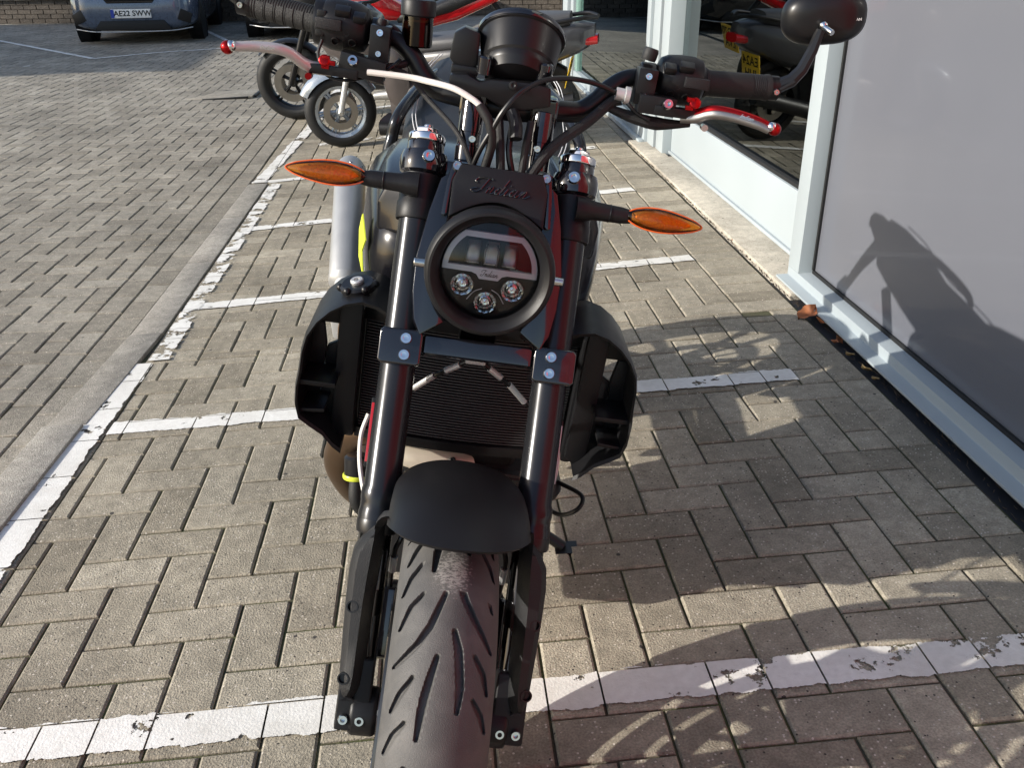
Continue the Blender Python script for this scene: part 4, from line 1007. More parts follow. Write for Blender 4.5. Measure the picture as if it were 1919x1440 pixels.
for s in (-1, 1):
    # lever perches
    mb = KB()
    mb.lathe([(.019, 0), (.0205, .002), (.0205, .020), (.019, .022)], V3(s * .172, .3965, .800), (s, 0, .03), 26)
    mb.box(V3(s * .178, .372, .792), (.026, .030, .046))
    if s < 0:
        mb.box(V3(-.196, .358, .762), (.060, .034, .026), Matrix.Rotation(.12, 3, 'Y')); mb.box(V3(-.232, .352, .752), (.062, .024, .012))
    else:
        mb.box(V3(.196, .362, .772), (.050, .030, .024)); mb.box(V3(.222, .356, .767), (.058, .022, .012))
    PE = mb.build('lever_perch', 'satin', BAR, bevel=.004, seg=2)
    bolt(V3(s * .178, .356, .806), (0, -1, .2), .0050, .005, 'chrome', PE)
    bolt(V3(s * .208, .341, .768 if s < 0 else .776), (0, -1, .5), .0072, .006, 'chrome', PE)
    bolt(V3(s * .178, .3565, .780), (0, -1, .2), .0042, .004, 'steel', PE)
    KB().tube([V3(s * .150, .368, .776), V3(s * .158, .356, .768), V3(s * .172, .352, .758), V3(s * .19, .35, .752)], .0026, 8).build('switch_wire', 'cable', PE)
    # lever blade
    if s < 0:
        path = [(-.236, .352, .751), (-.258, .347, .752), (-.272, .341, .757), (-.286, .333, .7665), (-.301, .327, .7705), (-.327, .321, .770), (-.352, .312, .767)]
    else:
        path = [(.232, .357, .764), (.250, .350, .768), (.264, .343, .7755), (.276, .337, .779), (.299, .330, .779), (.326, .321, .776), (.342, .316, .772)]
    LV = KB().tube(path, [.0056, .0060, .0057, .0055, .0053, .0050, .0046], 12, 6, flat=1.3).build('lever', 'alu' if s < 0 else 'red')
    if s > 0: KB().tube([(x, y_ - .0045, z_ - .0042) for x, y_, z_ in path], [.0048, .0052, .0052, .0050, .0048, .0046, .0040], 10, 6, flat=1.2).build('lever_face', 'greyalu', LV)
    KB().sphere(V3(*path[-1]) + V3(s * .008, -.001, -.002), .0085, 20, 12).build('lever_ball', 'red', LV)
    KB().sphere(V3(*path[-1]) + V3(s * .003, -.002, .0005), .0068, 16, 10).build('ball_cap', 'chrome', LV)
    c = V3(s * .244, .345, .762 if s < 0 else .782)
    mb = KB().lathe([(.0065, 0), (.0075, .001), (.0075, .007), (.005, .008), (0, .008)], c, (0, -1, .4), 18)
    for k in range(3): mb.box(c + V3(-.004 * s + .005 * math.cos(k * 2.1), -.003, .006 * math.sin(k * 2.1)), (.010, .008, .006))
    mb.build('adjuster_wheel', 'red', LV, bevel=.0018, seg=2)
    mb = KB().lathe([(.004, 0), (.0045, .001), (.0045, .012)], V3(s * .262, .343, .7425 if s < 0 else .7555), (0, -1, 0), 14); mb.build('lever_pivot', 'red' if s < 0 else 'steel', LV)
    mb = KB().tube([V3(*path[3]) + V3(0, -.0052, .0002), V3(*path[4]) + V3(0, -.0050, .0), V3(*path[5]) + V3(0, -.0048, 0)], .0006, 5, 4)
    wl = [V3(*path[4]) + (V3(*path[5]) - V3(*path[4])) * t for t in (0, 1)]
    ex_ = (wl[1] - wl[0]) * s
    me = text_mesh('Indian', .0075, .0002, shear=.4); t_ = link('lettering', me, 'steel', LV)
    fr_ = V3(0, -1, .1); exn = ex_.normalized(); fr_ = (fr_ - exn * fr_.dot(exn)).normalized()
    set_frame(t_, (wl[0] + wl[1]) / 2 + ZO + fr_ * (.0075 if s < 0 else .0112), exn, fr_.cross(exn))
# brake line loop and switch wire
KB().tube([V3(-.182, .362, .752), V3(-.215, .352, .742), V3(-.243, .358, .744), V3(-.257, .37, .765), V3(-.254, .375, .785)], .0022, 8).build('throttle_cable', 'cable')
KB().lathe([(.0085, 0), (.0085, .01), (.0075, .011), (.0075, .014), (.0085, .015), (.0065, .024), (.0075, .026), (.0055, .036)], V3(-.186, .372, .788), (.25, .05, 1), 18).build('bleed_nipple_cap', 'rubber')
# fluid reservoir
RV = KB().lathe([(.0185, 0), (.0205, .002), (.0205, .038), (.0205, .04)], V3(-.132, .396, .793), (-.05, .0, 1), 30).build('fluid_reservoir', 'oil')
KB().lathe([(.0200, .0), (.0200, .030)], V3(-.132, .396, .795), (-.05, 0, 1), 26).build('brake_fluid', 'brown', RV)
KB().lathe([(.0215, 0), (.0232, .002), (.0232, .018), (.0215, .021), (.012, .022)], V3(-.134, .396, .831), (-.05, 0, 1), 30).build('reservoir_cap', 'plastic', RV, ang=30)
KB().tube([V3(-.150, .398, .800), V3(-.166, .398, .812), V3(-.182, .397, .81)], .004, 8).build('reservoir_bracket', 'satin', RV)
KB().tube([V3(-.132, .394, .79), V3(-.142, .385, .772), V3(-.165, .37, .765), V3(-.18, .362, .768)], .005, 10).build('reservoir_hose', 'rubber', RV)
# clutch cable boss (right side of the picture)
KB().lathe([(.0085, 0), (.0085, .012), (.0118, .0125), (.0118, .0185), (.0085, .019)], V3(.140, .362, .778), (1, 0, -.05), 24).build('cable_adjuster', 'alu')
KB().lathe([(.0095, 0), (.0105, .004), (.0105, .012), (.009, .016)], V3(.178, .385, .824), (.15, 0, 1), 20).build('mirror_boss_plug', 'rubber')
KB().tube([(.140, .362, .779), (.112, .350, .787), (.082, .340, .790), (.052, .320, .789), (.028, .300, .782), (.006, .280, .767), (-.009, .275, .746), (-.020, .278, .720), (-.031, .282, .693), (-.038, .288, .664), (-.040, .30, .62)], .0034, 10).build('clutch_cable', 'cable')
KB().tube([(-.188, .340, .758), (-.135, .330, .761), (-.110, .320, .761), (-.075, .300, .760), (-.050, .290, .752), (-.037, .285, .745)], .0040, 10).build('brake_hose', 'white_and_glint')  # black hose coloured white: its lit highlight is put into the colour
KB().tube([(-.040, .286, .747), (-.024, .280, .727), (-.018, .282, .702), (-.021, .286, .675), (-.024, .290, .648), (-.02, .30, .6)], .0062, 12).build('hose_sleeve', 'rubber')
KB().tube([(.150, .37, .770), (.137, .370, .764), (.107, .350, .736), (.073, .320, .712), (.053, .300, .692), (.03, .29, .65)], .0075, 10).build('switch_harness', 'weave')
KB().tube([(-.165, .37, .765), (-.137, .366, .758), (-.107, .350, .734), (-.073, .320, .712), (-.053, .300, .692), (-.03, .29, .65)], .0035, 10).build('switch_harness', 'weave')
KB().tube([(.250, .37, .752), (.204, .365, .747), (.170, .368, .750), (.135, .37, .757)], [.004, .009, .008, .005], 10).build('clutch_switch_boot', 'rubber')
KB().tube([(-.012, .310, .729), (-.005, .290, .692), (.000, .290, .658), (.0, .30, .63)], .0060, 10).build('wiring_loom', 'weave')
KB().tube([(.007, .310, .732), (.006, .295, .695), (.018, .29, .655), (.02, .30, .63)], .0045, 10).build('wiring_loom', 'cable')
KB().tube([(.030, .310, .732), (.027, .295, .704), (.026, .29, .657), (.02, .30, .63)], .005, 10).build('wiring_loom', 'rubber')
KB().tube([(.004, .31, .74), (.010, .295, .728), (.012, .285, .712)], .0085, 10).build('loom_connector', 'plastic')

# ---- instrument pod
gd_ = V3(.02, .60, .80).normalized(); gc = V3(.004, .352, .775)
GA = KB().lathe([(.028, -.004), (.041, .0), (.0455, .010), (.0465, .012), (.0465, .019), (.049, .022), (.0535, .048), (.0545, .058), (.0575, .0595), (.0585, .066), (.0565, .070), (.053, .071), (.052, .068), (0, .068)], gc, gd_, 56).build('instrument_pod', 'satin', ang=28)
KB().lathe([(.0520, .0682), (0, .0684)], gc, gd_, 40).build('display_glass', 'darkglass', GA)
KB().lathe([(.0588, .0605), (.0592, .062), (.0592, .066), (.0586, .067)], gc, gd_, 56, caps=False).build('pod_bezel', 'gloss', GA)
mb = KB()
mb.prism([(-.082, .757), (-.082, .774), (-.060, .777), (-.042, .770), (-.030, .775), (.026, .779), (.050, .776), (.053, .752), (.020, .743), (-.012, .742), (-.034, .752), (-.050, .752)], lambda u, v, h: (u, h, v), .322, .352)
mb.build('pod_bracket', 'satin', GA, bevel=.004, seg=2)
KB().prism([(-.086, .790), (-.083, .822), (-.070, .831), (-.050, .826), (-.048, .786), (-.058, .779), (-.078, .782)], lambda u, v, h: (u, h, v), .352, .39).build('sensor_box', 'satin', GA, bevel=.003, seg=2)
KB().box(V3(-.064, .362, .778), (.036, .03, .012)).build('sensor_box', 'satin', GA, bevel=.003)
for x, z_ in ((-.039, .790), (.039, .793)): KB().lathe([(.006, -.002), (.0098, 0), (.0098, .020), (.007, .022)], V3(x, .335, z_ - .010), (0, -.1, 1), 20).build('rubber_mount', 'gloss', GA)
KB().lathe([(.0055, 0), (.0055, .006), (.003, .0065), (0, .004)], V3(0.0, .322, .772), (0, -1, .2), 16).build('bracket_screw', 'black', GA)

# ---- radiator, shrouds and front of the engine
def RC(x): return .352 + .6 * x * x
fr_ = KB(); rings = []
for z0, z1 in ((.405, .425), (.205, .222)):
    fr_.loft([[V3(x, RC(x) - .004, z0), V3(x, RC(x) - .004, z1), V3(x, RC(x) + .03, z1), V3(x, RC(x) + .03, z0)] for x in [-.165 + .33 * k / 14 for k in range(15)]])
RAD = fr_.build('radiator', 'satin', bevel=.002)
KB().loft([[V3(x, RC(x) + .012, .2225), V3(x, RC(x) + .012, .4045), V3(x, RC(x) + .028, .4045), V3(x, RC(x) + .028, .2225)] for x in [-.163 + .326 * k / 14 for k in range(15)]]).build('radiator_core', 'rad', RAD)
fn = KB()
for k in range(38):
    z_ = .2255 + .1775 * k / 37
    fn.loft([[V3(x, RC(x) + .002, z_ - .0009), V3(x, RC(x) + .002, z_ + .0009), V3(x, RC(x) + .0115, z_ + .0009), V3(x, RC(x) + .0115, z_ - .0009)] for x in [-.160 + .32 * q / 10 for q in range(11)]])
f = fn.build('cooling_fins', 'fin', RAD); f['kind'] = 'stuff'
for s in (-1, 1):
    fbx = KB(); fbx.box(V3(s * .1735, .385, .315), (.018, .06, .215)); fbx.build('radiator_tank', 'plastic', RAD, bevel=.006)
    path = [(.120, .452), (.142, .464), (.165, .469), (.187, .463), (.207, .450), (.224, .432), (.236, .410), (.241, .385), (.243, .355), (.2465, .328), (.2465, .300), (.241, .278), (.226, .266), (.206, .252), (.190, .232), (.178, .222)]
    rings = []
    for i, (x, z_) in enumerate(path):
        q = i / (len(path) - 1)
        y0 = .262 + .020 * abs(q - .45) + .02 * max(0, q - .75); y1 = .40
        cx_, cz_ = .15, .35
        nx, nz_ = x - cx_, z_ - cz_; l_ = math.hypot(nx, nz_); nx /= l_; nz_ /= l_
        t = .006
        rings.append([V3(s * x, y1, z_), V3(s * x, y0 + .012, z_), V3(s * (x - .003), y0, z_ - .001), V3(s * (x - nx * t), y0 + .003, z_ - nz_ * t), V3(s * (x - nx * t), y1, z_ - nz_ * t)])
    SHR = KB().loft(rings).build('radiator_shroud', 'plastic', ang=38)
    KB().box(V3(s * .217, .315, .331), (.054, .075, .008)).build('shroud_fin', 'plastic', SHR, bevel=.002)
    KB().box(V3(s * .223, .315, .286), (.040, .07, .006), Matrix.Rotation(.1 * s, 3, 'Y')).build('shroud_fin', 'plastic', SHR, bevel=.002)
    def plate(poly, y0, y1):
        q = [(s * x, z_) for x, z_ in poly]
        KB().prism(q if s > 0 else q[::-1], lambda u, v, h: (u, h, v), y0, y1).build('shroud_inner_panel', 'plastic', SHR, bevel=.002)
    plate([(.164, .462), (.196, .452), (.196, .24), (.180, .226), (.164, .24)], .316, .330)
    plate([(.1965, .452), (.226, .425), (.236, .402), (.1965, .402)], .340, .352)
    plate([(.220, .4015), (.2365, .4015), (.241, .36), (.243, .335), (.216, .335), (.214, .365)], .340, .352)
    plate([(.1965, .374), (.2135, .364), (.2155, .335), (.1965, .335)], .342, .354)
    plate([(.216, .3345), (.243, .3345), (.2465, .31), (.241, .280), (.226, .268), (.2165, .30)], .340, .352)
    plate([(.1965, .312), (.2155, .300), (.225, .267), (.206, .254), (.1965, .242)], .340, .352)
    # reflector strips beside the fork
    FS = KB(); fbox(FS, s * .123, s * .131, .318, .412, -.034, -.018); FS.build('side_reflector', 'plastic', bevel=.002)
    FS = KB(); fbox(FS, s * .1245, s * .1300, .325, .405, -.0176, -.0164); FS.build('reflector_lens', 'redlens' if s < 0 else 'greyplate', bevel=.0005)
    KB().tube([V3(s * .139, .280, .292), V3(s * .146, .270, .262), V3(s * .143, .250, .228), V3(s * .132, .226, .196), V3(s * .118, .20, .17)], .0034, 8).build('sensor_cable', 'white_and_glint')
# hex filler cap on the left of the picture
mb = KB().lathe([(.0225, 0), (.0255, .003), (.0255, .010), (.022, .013)], V3(-.172, .318, .466), (-.25, -.18, 1), 30)
for k in range(6):
    a = k * math.pi / 3; mb.sphere(V3(-.172 - .002, .317, .473) + V3(math.cos(a) * .024, math.sin(a) * .024, .006 * math.cos(a)), .006, 10, 8)
FC = mb.build('filler_cap', 'satin')
bolt(V3(-.1755, .3155, .4795), (-.25, -.18, 1), .0095, .004, 'alu', FC)
# engine
EN = KB().box(V3(0, .70, -.02), (.30, .46, .24)).box(V3(0, .52, .13), (.20, .20, .28), Matrix.Rotation(R(25), 3, 'X')).box(V3(0, .84, .18), (.20, .20, .30), Matrix.Rotation(R(-25), 3, 'X')).build('engine', 'engine', bevel=.02, seg=3)
mb = KB()
for k in range(6): mb.box(V3(0, .50 - .006 * k, .07 + .026 * k), (.222, .222, .008), Matrix.Rotation(R(25), 3, 'X'))
mb.build('cylinder_fins', 'engine', EN, bevel=.002)
mb = KB().lathe([(.02, -.012), (.036, -.006), (.038, .004), (.030, .012), (.012, .016)], V3(-.040, .385, .172), (0, -1, .35), 28)
mb.v = [V3(-.04 + (p.x + .04) * 1.9, p.y, .172 + (p.z - .172) * .62) for p in mb.v]
o = mb.build('valve_cover', 'gold', EN); bolt(V3(-.004, .372, .178), (0, -1, .3), .0055, .004, 'steel', EN)
KB().box(V3(0, .64, .30), (.27, .42, .30)).box(V3(0, 1.0, .33), (.22, .36, .30)).build('shadow_filler', 'engine', EN, bevel=.03, seg=3)  # filler boxes added to close light gaps in the bike's ground shadow
KB().box(V3(.02, .40, .115), (.20, .06, .10)).box(V3(-.02, .385, .145), (.05, .03, .05)).build('engine_front_cover', 'engine', EN, bevel=.01, seg=2)
KB().lathe([(.016, 0), (.020, .004), (.020, .034), (.012, .04)], V3(-.160, .40, .150), (.1, -.2, -1), 22).build('oil_hose_fitting', 'satin', EN)
KB().lathe([(.0205, 0), (.0215, .002), (.0215, .006), (.0205, .008)], V3(-.158, .394, .118), (.1, -.2, -1), 22).build('hose_clip', 'yellow', EN)
KB().tube([V3(-.156, .393, .112), V3(-.150, .38, .07), V3(-.12, .40, .03)], .012, 12).build('oil_hose', 'rubber', EN)
KB().tube([V3(-.08, .42, .20), V3(-.165, .455, .165), V3(-.196, .49, .10), V3(-.19, .53, .03), V3(-.16, .62, -.06), V3(-.17, .78, -.05), V3(-.225, .88, .10), V3(-.256, .92, .23)], .027, 18).build('exhaust_header', 'bronze')
sa = V3(-.2575, .93, .250); sb = V3(-.3095, 1.31, .402); sdv = (sb - sa); sl_ = sdv.length
SIL = KB().lathe([(.024, -.008), (.0345, 0), (.0365, .004), (.0365, sl_ - .05), (.0355, sl_ - .045)], sa, sdv, 40).build('silencer', 'brushed')
KB().lathe([(.0366, sl_ - .05), (.0385, sl_ - .048), (.0375, sl_ - .01), (.030, sl_ + .01), (.022, sl_ + .012)], sa, sdv, 40).build('silencer_end_cap', 'brushed', SIL)
for k in range(8):
    a = k * math.pi / 4; e1 = sdv.normalized(); u_ = V3(1, 0, 0); u_ = (u_ - e1 * u_.dot(e1)).normalized(); v_ = e1.cross(u_)
    bolt(sa + sdv * .93 + (u_ * math.cos(a) + v_ * math.sin(a)) * .0374, u_ * math.cos(a) + v_ * math.sin(a), .003, .002, 'steel', SIL, 'rivet')
KB().lathe([(.021, -.05), (.024, -.035), (.024, -.004)], sa, sdv, 30).build('silencer_inlet', 'alu', SIL)
KB().prism([(-.285, .205), (-.235, .235), (-.215, .215), (-.235, .13), (-.27, .14)], lambda u, v, h: (u, h, v), .885, .90).build('silencer_hanger', 'alu', SIL, bevel=.003)
# ---- tank, panels, seat
def rr(y_, hw_, z0, z1, e=.55, n=28):
    out_ = []
    for k in range(n):
        t = 2 * math.pi * k / n; c_, s_ = math.cos(t), math.sin(t)
        out_.append(V3(hw_ * math.copysign(abs(c_) ** e, c_), y_, (z0 + z1) / 2 + (z1 - z0) / 2 * math.copysign(abs(s_) ** e, s_)))
    return out_
TK = KB().loft([rr(.41, .135, .42, .52), rr(.43, .165, .385, .555), rr(.50, .185, .365, .585), rr(.60, .203, .36, .605), rr(.72, .212, .385, .61), rr(.84, .19, .43, .60), rr(.95, .13, .47, .585)]).build('fuel_tank', 'tank', ang=50)
for s in (-1, 1):
    mb = KB().loft([[V3(s * .100, .415, .600), V3(s * .158, .44, .592), V3(s * .168, .44, .565), V3(s * .165, .44, .52), V3(s * .12, .40, .53)], [V3(s * .110, .55, .615), V3(s * .166, .56, .604), V3(s * .182, .56, .58), V3(s * .18, .55, .53), V3(s * .12, .53, .55)], [V3(s * .10, .72, .62), V3(s * .16, .72, .607), V3(s * .18, .72, .59), V3(s * .17, .70, .55), V3(s * .11, .7, .57)]])
    mb.build('air_intake_cover', 'tank', TK, bevel=.006, seg=3)
mb = KB()
mb.prism([(.462, .495), (.50, .525), (.515, .495), (.50, .455), (.462, .44), (.482, .47)], lambda u, v, h: (h - .30 * (u - .47), u, v), -.1855, -.1835)
mb.build('tank_decal', 'yellow', TK)
SE = KB().loft([rr(.80, .10, .505, .56), rr(.86, .15, .49, .585), rr(.98, .175, .485, .60), rr(1.12, .182, .49, .615), rr(1.26, .172, .52, .665), rr(1.38, .145, .55, .69), rr(1.47, .10, .57, .70)]).build('seat', 'seat', ang=60)
for s in (-1, 1):
    for o_ in (0, .007):
        KB().tube([V3(s * (.105 - o_), .80 + o_, .563), V3(s * (.137 - o_), .86, .583), V3(s * (.158 - o_), .98, .598), V3(s * (.165 - o_), 1.12, .612), V3(s * (.156 - o_), 1.26, .662), V3(s * (.130 - o_), 1.38, .688)], .0011, 5, 8).build('seat_stitching', 'thread', SE)
    KB().tube([V3(s * .12, .86, .42), V3(s * .194, .98, .50), V3(s * .196, 1.0, .55), V3(s * .185, 1.02, .60), V3(s * .15, 1.2, .64), V3(s * .10, 1.44, .66)], .0125, 14).build('seat_rail', 'anod')
    KB().tube([V3(s * .03, .33, .60), V3(s * .12, .50, .42), V3(s * .15, .80, .22), V3(s * .12, .98, -.02)], .0165, 12).build('frame_tube', 'frame')
    KB().tube([V3(s * .03, .30, .52), V3(s * .13, .52, .30), V3(s * .14, .78, .10), V3(s * .12, .95, -.10)], .0145, 12).build('frame_tube', 'frame')
    KB().loft([[V3(s * (.085 + q), y_, z_ + .025), V3(s * (.115 + q), y_, z_ + .025), V3(s * (.115 + q), y_, z_ - .03), V3(s * (.085 + q), y_, z_ - .03)] for y_, z_, q in ((.93, .02, 0), (1.2, .03, .015), (1.56, .015, .02))]).build('swingarm', 'satin', bevel=.006)
    KB().tube([V3(s * .10, .96, -.06), V3(s * .20, .96, -.08), V3(s * .235, .95, -.08)], .010, 10).build('foot_peg', 'alu')
TL = KB().loft([rr(1.42, .085, .60, .68), rr(1.52, .06, .63, .70), rr(1.57, .03, .655, .70)]).build('tail_cowl', 'gloss')
KB().box(V3(0, 1.575, .676), (.07, .02, .03)).build('tail_lamp', 'redlens', TL, bevel=.004)
KB().tube([V3(0, 1.5, .62), V3(0, 1.60, .52), V3(0, 1.68, .42)], [.03, .022, .018], 8).build('plate_bracket', 'plastic', TL)
KB().box(V3(0, 1.69, .37), (.18, .006, .14), Matrix.Rotation(R(-25), 3, 'X')).build('number_plate', 'plateY', TL)
for s in (-1, 1): KB().tube([V3(s * .02, 1.63, .48), V3(s * .09, 1.64, .48), V3(s * .15, 1.65, .48)], [.008, .008, .012], 10).build('rear_indicator', 'amberref', TL)
KB().tube([V3(.06, 1.42, .50), V3(.05, 1.2, .12)], .028, 16).build('rear_shock', 'satin')
KB().tube([V3(.11, .82, -.14), V3(.19, .80, -.20), V3(.285, .77, -.243)], [.011, .010, .013], 12).build('side_stand', 'satin')
KB().box(V3(.292, .768, -.2445), (.05, .045, .006), Matrix.Rotation(-LEAN, 3, 'Y')).build('stand_foot', 'satin')
KB().tube([V3(.175, .50, .030), V3(.21, .48, .028), V3(.236, .47, .052), V3(.240, .49, .068), V3(.2, .53, .066)], .0042, 8).build('gear_lever', 'satin')
KB().tube([V3(.10, .56, .02), V3(.18, .52, .05), V3(.20, .62, .03)], [.02, .022, .016], 10).build('gear_linkage', 'engine')
# front brake hoses meeting at a union under the lower clamp
for s in (-1, 1):
    BH = KB().tube([V3(s * .100, .25, .34), V3(s * .071, .240, .370), V3(s * .040, .222, .402), V3(s * .010, .212, .426)], .0032, 8).build('brake_line', 'cable')
    KB().tube([V3(s * .038, .2195, .4045), V3(s * .020, .2145, .4185)], .0046, 10, sm=False).build('line_ferrule', 'alu', BH)
    KB().tube([V3(s * .078, .2405, .362), V3(s * .052, .2285, .391)], .0043, 10, sm=False).build('line_label', 'white_and_glint' if s > 0 else 'alu', BH)
KB().box(V3(0, .215, .430), (.028, .014, .014)).build('brake_union', 'alu', bevel=.003)
KB().box(V3(0, .27, .50), (.05, .05, .16)).build('steering_stem', 'satin', bevel=.006)
# ------------------------------------------------------------------ parked two-wheelers behind
def simple_wheel(parent, c, Rr, hw, rim_r, rim_m, spokes=6, steer=0.0, disc=True, name='front_wheel'):
    piv = Matrix.Translation(c) @ Matrix.Rotation(steer, 4, 'Z')
    T = lambda p: piv @ Vector(p)
    mb = MB(); mb.lathe([(rim_r + .006, -hw * .8), (rim_r - .02, -hw * .6), (rim_r - .03, 0), (rim_r - .02, hw * .6), (rim_r + .006, hw * .8)], (0, 0, 0), (1, 0, 0), 48, caps=False)
    mb.lathe([(.03, -.04), (.036, -.03), (.036, .03), (.03, .04)], (0, 0, 0), (1, 0, 0), 20)
    for k in range(spokes):
        a = 2 * math.pi * k / spokes; b = a + .16
        for q in (a, b): mb.tube([(0, .03 * math.cos(a), .03 * math.sin(a)), (0, (rim_r - .01) * math.cos(q), (rim_r - .01) * math.sin(q))], [.012, .009], 8, 3, sm=False)
    mb.v = [T(p) for p in mb.v]; wh = mb.build(name, rim_m, parent)
    vs, fs = tyre_mesh(Rr, hw, rim_r, 120, 20, [([(0, .006), (12, .04)], .002), ([(9, -.006), (21, -.04)], .002)], 18.0, .004)
    MB().add([T(v) for v in vs], fs).build('tyre', 'rubber', wh, ang=40)
    if disc:
        for sg in (-1, 1):
            d = MB().lathe([(rim_r * .42, -.002), (rim_r * .68, -.002), (rim_r * .68, .002), (rim_r * .42, .002), (rim_r * .42, -.002)], (sg * (hw * .6 + .02), 0, 0), (1, 0, 0), 40, caps=False)
            d.v = [T(p) for p in d.v]; d.build('brake_disc', 'disc', wh)
    return wh
def ringr(y_, hw_, z0, z1, e=.6, n=24):
    return [V3(p.x, p.y, p.z) for p in rr(y_, hw_, z0, z1, e, n)]
# silver scooter, parked at an angle, front wheel turned
SCO = empty('scooter', (-0.0, 4.62, gz(0, 4.6)), (0, 0, math.atan2(-.75, -.66) + 0.0))
a_ = math.atan2(.75, -.66); SCO.rotation_euler = (0, R(4), math.atan2(-.25, .97) - math.pi / 2); SCO.scale = (.94, .94, .94)
tag(SCO, 'silver maxi scooter with dark seat parked behind the black motorcycle', 'scooter')
st_ = R(20)
simple_wheel(SCO, V3(0, 0, .262), .262, .055, .185, 'silver', 6, st_)
simple_wheel(SCO, V3(0, 1.51, .26), .26, .065, .175, 'satin', 6, 0, True, 'rear_wheel')
rot = Matrix.Rotation(st_, 3, 'Z')
for s in (-1, 1):
    MB().tube([rot @ V3(s * .09, 0, .26) , rot @ V3(s * .088, .09, .55), rot @ V3(s * .07, .14, .74)], [.022, .021, .018], 14, 3, sm=False).build('fork_leg', 'alu', SCO)
    MB().lathe([(.012, 0), (.014, .002), (.014, .01), (.006, .011)], rot @ V3(s * .105, 0, .262), rot @ V3(s, 0, 0), 16).build('axle_nut', 'steel', SCO)
MB().box(rot @ V3(-.075, .085, .33), (.035, .05, .09), rot @ Matrix.Rotation(.4, 3, 'X')).build('brake_caliper', 'gloss', SCO, bevel=.008)
rings = []
for i in range(15):
    th = R(28 + 125 * i / 14); row = []
    for j in range(13):
        q = -1 + j / 6; hw_ = .074 * (1 if 2 < i else .6 + .2 * i)
        r_ = .232 + .078 * math.cos(q * 1.3)
        row.append(rot @ V3(hw_ * math.sin(q * 1.35), -r_ * math.cos(th), .262 + r_ * math.sin(th)))
    rings.append(row)
MB().loft(rings, closed=False, caps=False).build('front_fender', 'silver', SCO, solid=.004, ang=50)
MB().loft([ringr(-.06, .05, .72, .82), ringr(.0, .12, .66, .90), ringr(.10, .17, .60, .98), ringr(.20, .19, .54, 1.0), ringr(.30, .19, .46, .98), ringr(.38, .16, .44, .92)]).build('front_fairing', 'brown', SCO, ang=60)
MB().loft([ringr(.40, .15, .40, .74), ringr(.44, .205, .30, .84), ringr(.52, .215, .22, .82), ringr(.60, .19, .20, .72)]).build('leg_shield', 'brown', SCO, ang=60)
MB().loft([ringr(.44, .17, .16, .46), ringr(.6, .21, .16, .50), ringr(.95, .21, .18, .56), ringr(1.2, .17, .22, .5)]).build('floor_body', 'brown', SCO, ang=60)
MB().loft([ringr(.33, .17, .10, .22), ringr(.7, .20, .10, .20), ringr(1.1, .15, .12, .22)]).build('belly_panel', 'plastic', SCO, ang=60)
MB().loft([ringr(.62, .10, .50, .66), ringr(.72, .17, .48, .70), ringr(1.1, .20, .46, .74), ringr(1.5, .18, .52, .80), ringr(1.78, .12, .62, .82), ringr(1.88, .06, .68, .80)]).build('tail_body', 'darkgrey', SCO, ang=60)
MB().loft([ringr(.60, .09, .66, .74), ringr(.70, .16, .66, .77), ringr(1.0, .185, .68, .785), ringr(1.12, .185, .70, .80), ringr(1.18, .18, .72, .86), ringr(1.5, .165, .76, .885), ringr(1.72, .10, .80, .88)]).build('scooter_seat', 'greyseat', SCO, ang=50)
MB().tube([V3(-.33, .40, 1.02), V3(-.16, .30, .98), V3(0, .26, .99), V3(.16, .30, .98), V3(.33, .40, 1.02)], [.017, .014, .014, .014, .017], 12).build('handlebar', 'satin', SCO)
MB().loft([[V3(x * .20, -.02 + .10 * x * x + .16 * t, .95 + .33 * t - .05 * x * x * t) for x in (-1, -.75, -.5, -.25, 0, .25, .5, .75, 1)] for t in (0, .33, .66, 1)], closed=False, caps=False).build('windscreen', 'smoke', SCO, solid=.003)
for s in (-1, 1):
    MB().loft([ringr(.50, .05, 1.08, 1.16), ringr(.52, .055, 1.07, 1.17), ringr(.55, .045, 1.08, 1.16)]).build('mirror', 'satin', SCO).location = (s * .36, -.1, .04)
    MB().loft([ringr(-.04, .012, .76, .79), ringr(.0, .035, .74, .83), ringr(.03, .03, .74, .83)]).build('headlamp', 'clear', SCO).location = (s * .07, -.018, .03)
    MB().tube([V3(s * .13, 1.55, .82), V3(s * .12, 1.8, .85), V3(s * .04, 1.9, .84)], .014, 10).build('grab_rail', 'satin', SCO)
    MB().tube([V3(s * .11, 1.51, .26), V3(s * .14, 1.40, .62)], .026, 12, sm=False).build('rear_shock', 'satin', SCO)
MB().loft([ringr(1.80, .10, .66, .74), ringr(1.90, .07, .67, .73)]).build('tail_lamp', 'redlens', SCO)
MB().loft([ringr(1.30, .03, .60, .66), ringr(1.5, .06, .50, .62), ringr(1.68, .05, .42, .52)]).build('rear_mudguard', 'plastic', SCO)
MB().tube([V3(.15, .95, .14), V3(.17, 1.2, .22), V3(.18, 1.75, .34)], [.03, .055, .055], 16).build('silencer', 'plastic', SCO)
def moto_plate(parent, c, tilt, rows, face=1):
    p = MB().box((0, 0, 0), (.23, .004, .20)).build('number_plate', 'plateY', parent, bevel=.001)
    p.location = c; p.rotation_euler = (tilt, 0, 0)
    for k, tx in enumerate(rows):
        t = link('plate_lettering', text_mesh(tx, .088, .0004, bold=.0018, space=1.05), 'black', p)
        set_frame(t, (0, .0026, .045 - .088 * k), (-1, 0, 0), (0, 0, 1))
    return p
moto_plate(SCO, V3(0, 1.70, .50), R(-14), ('EA24', 'JUH'))
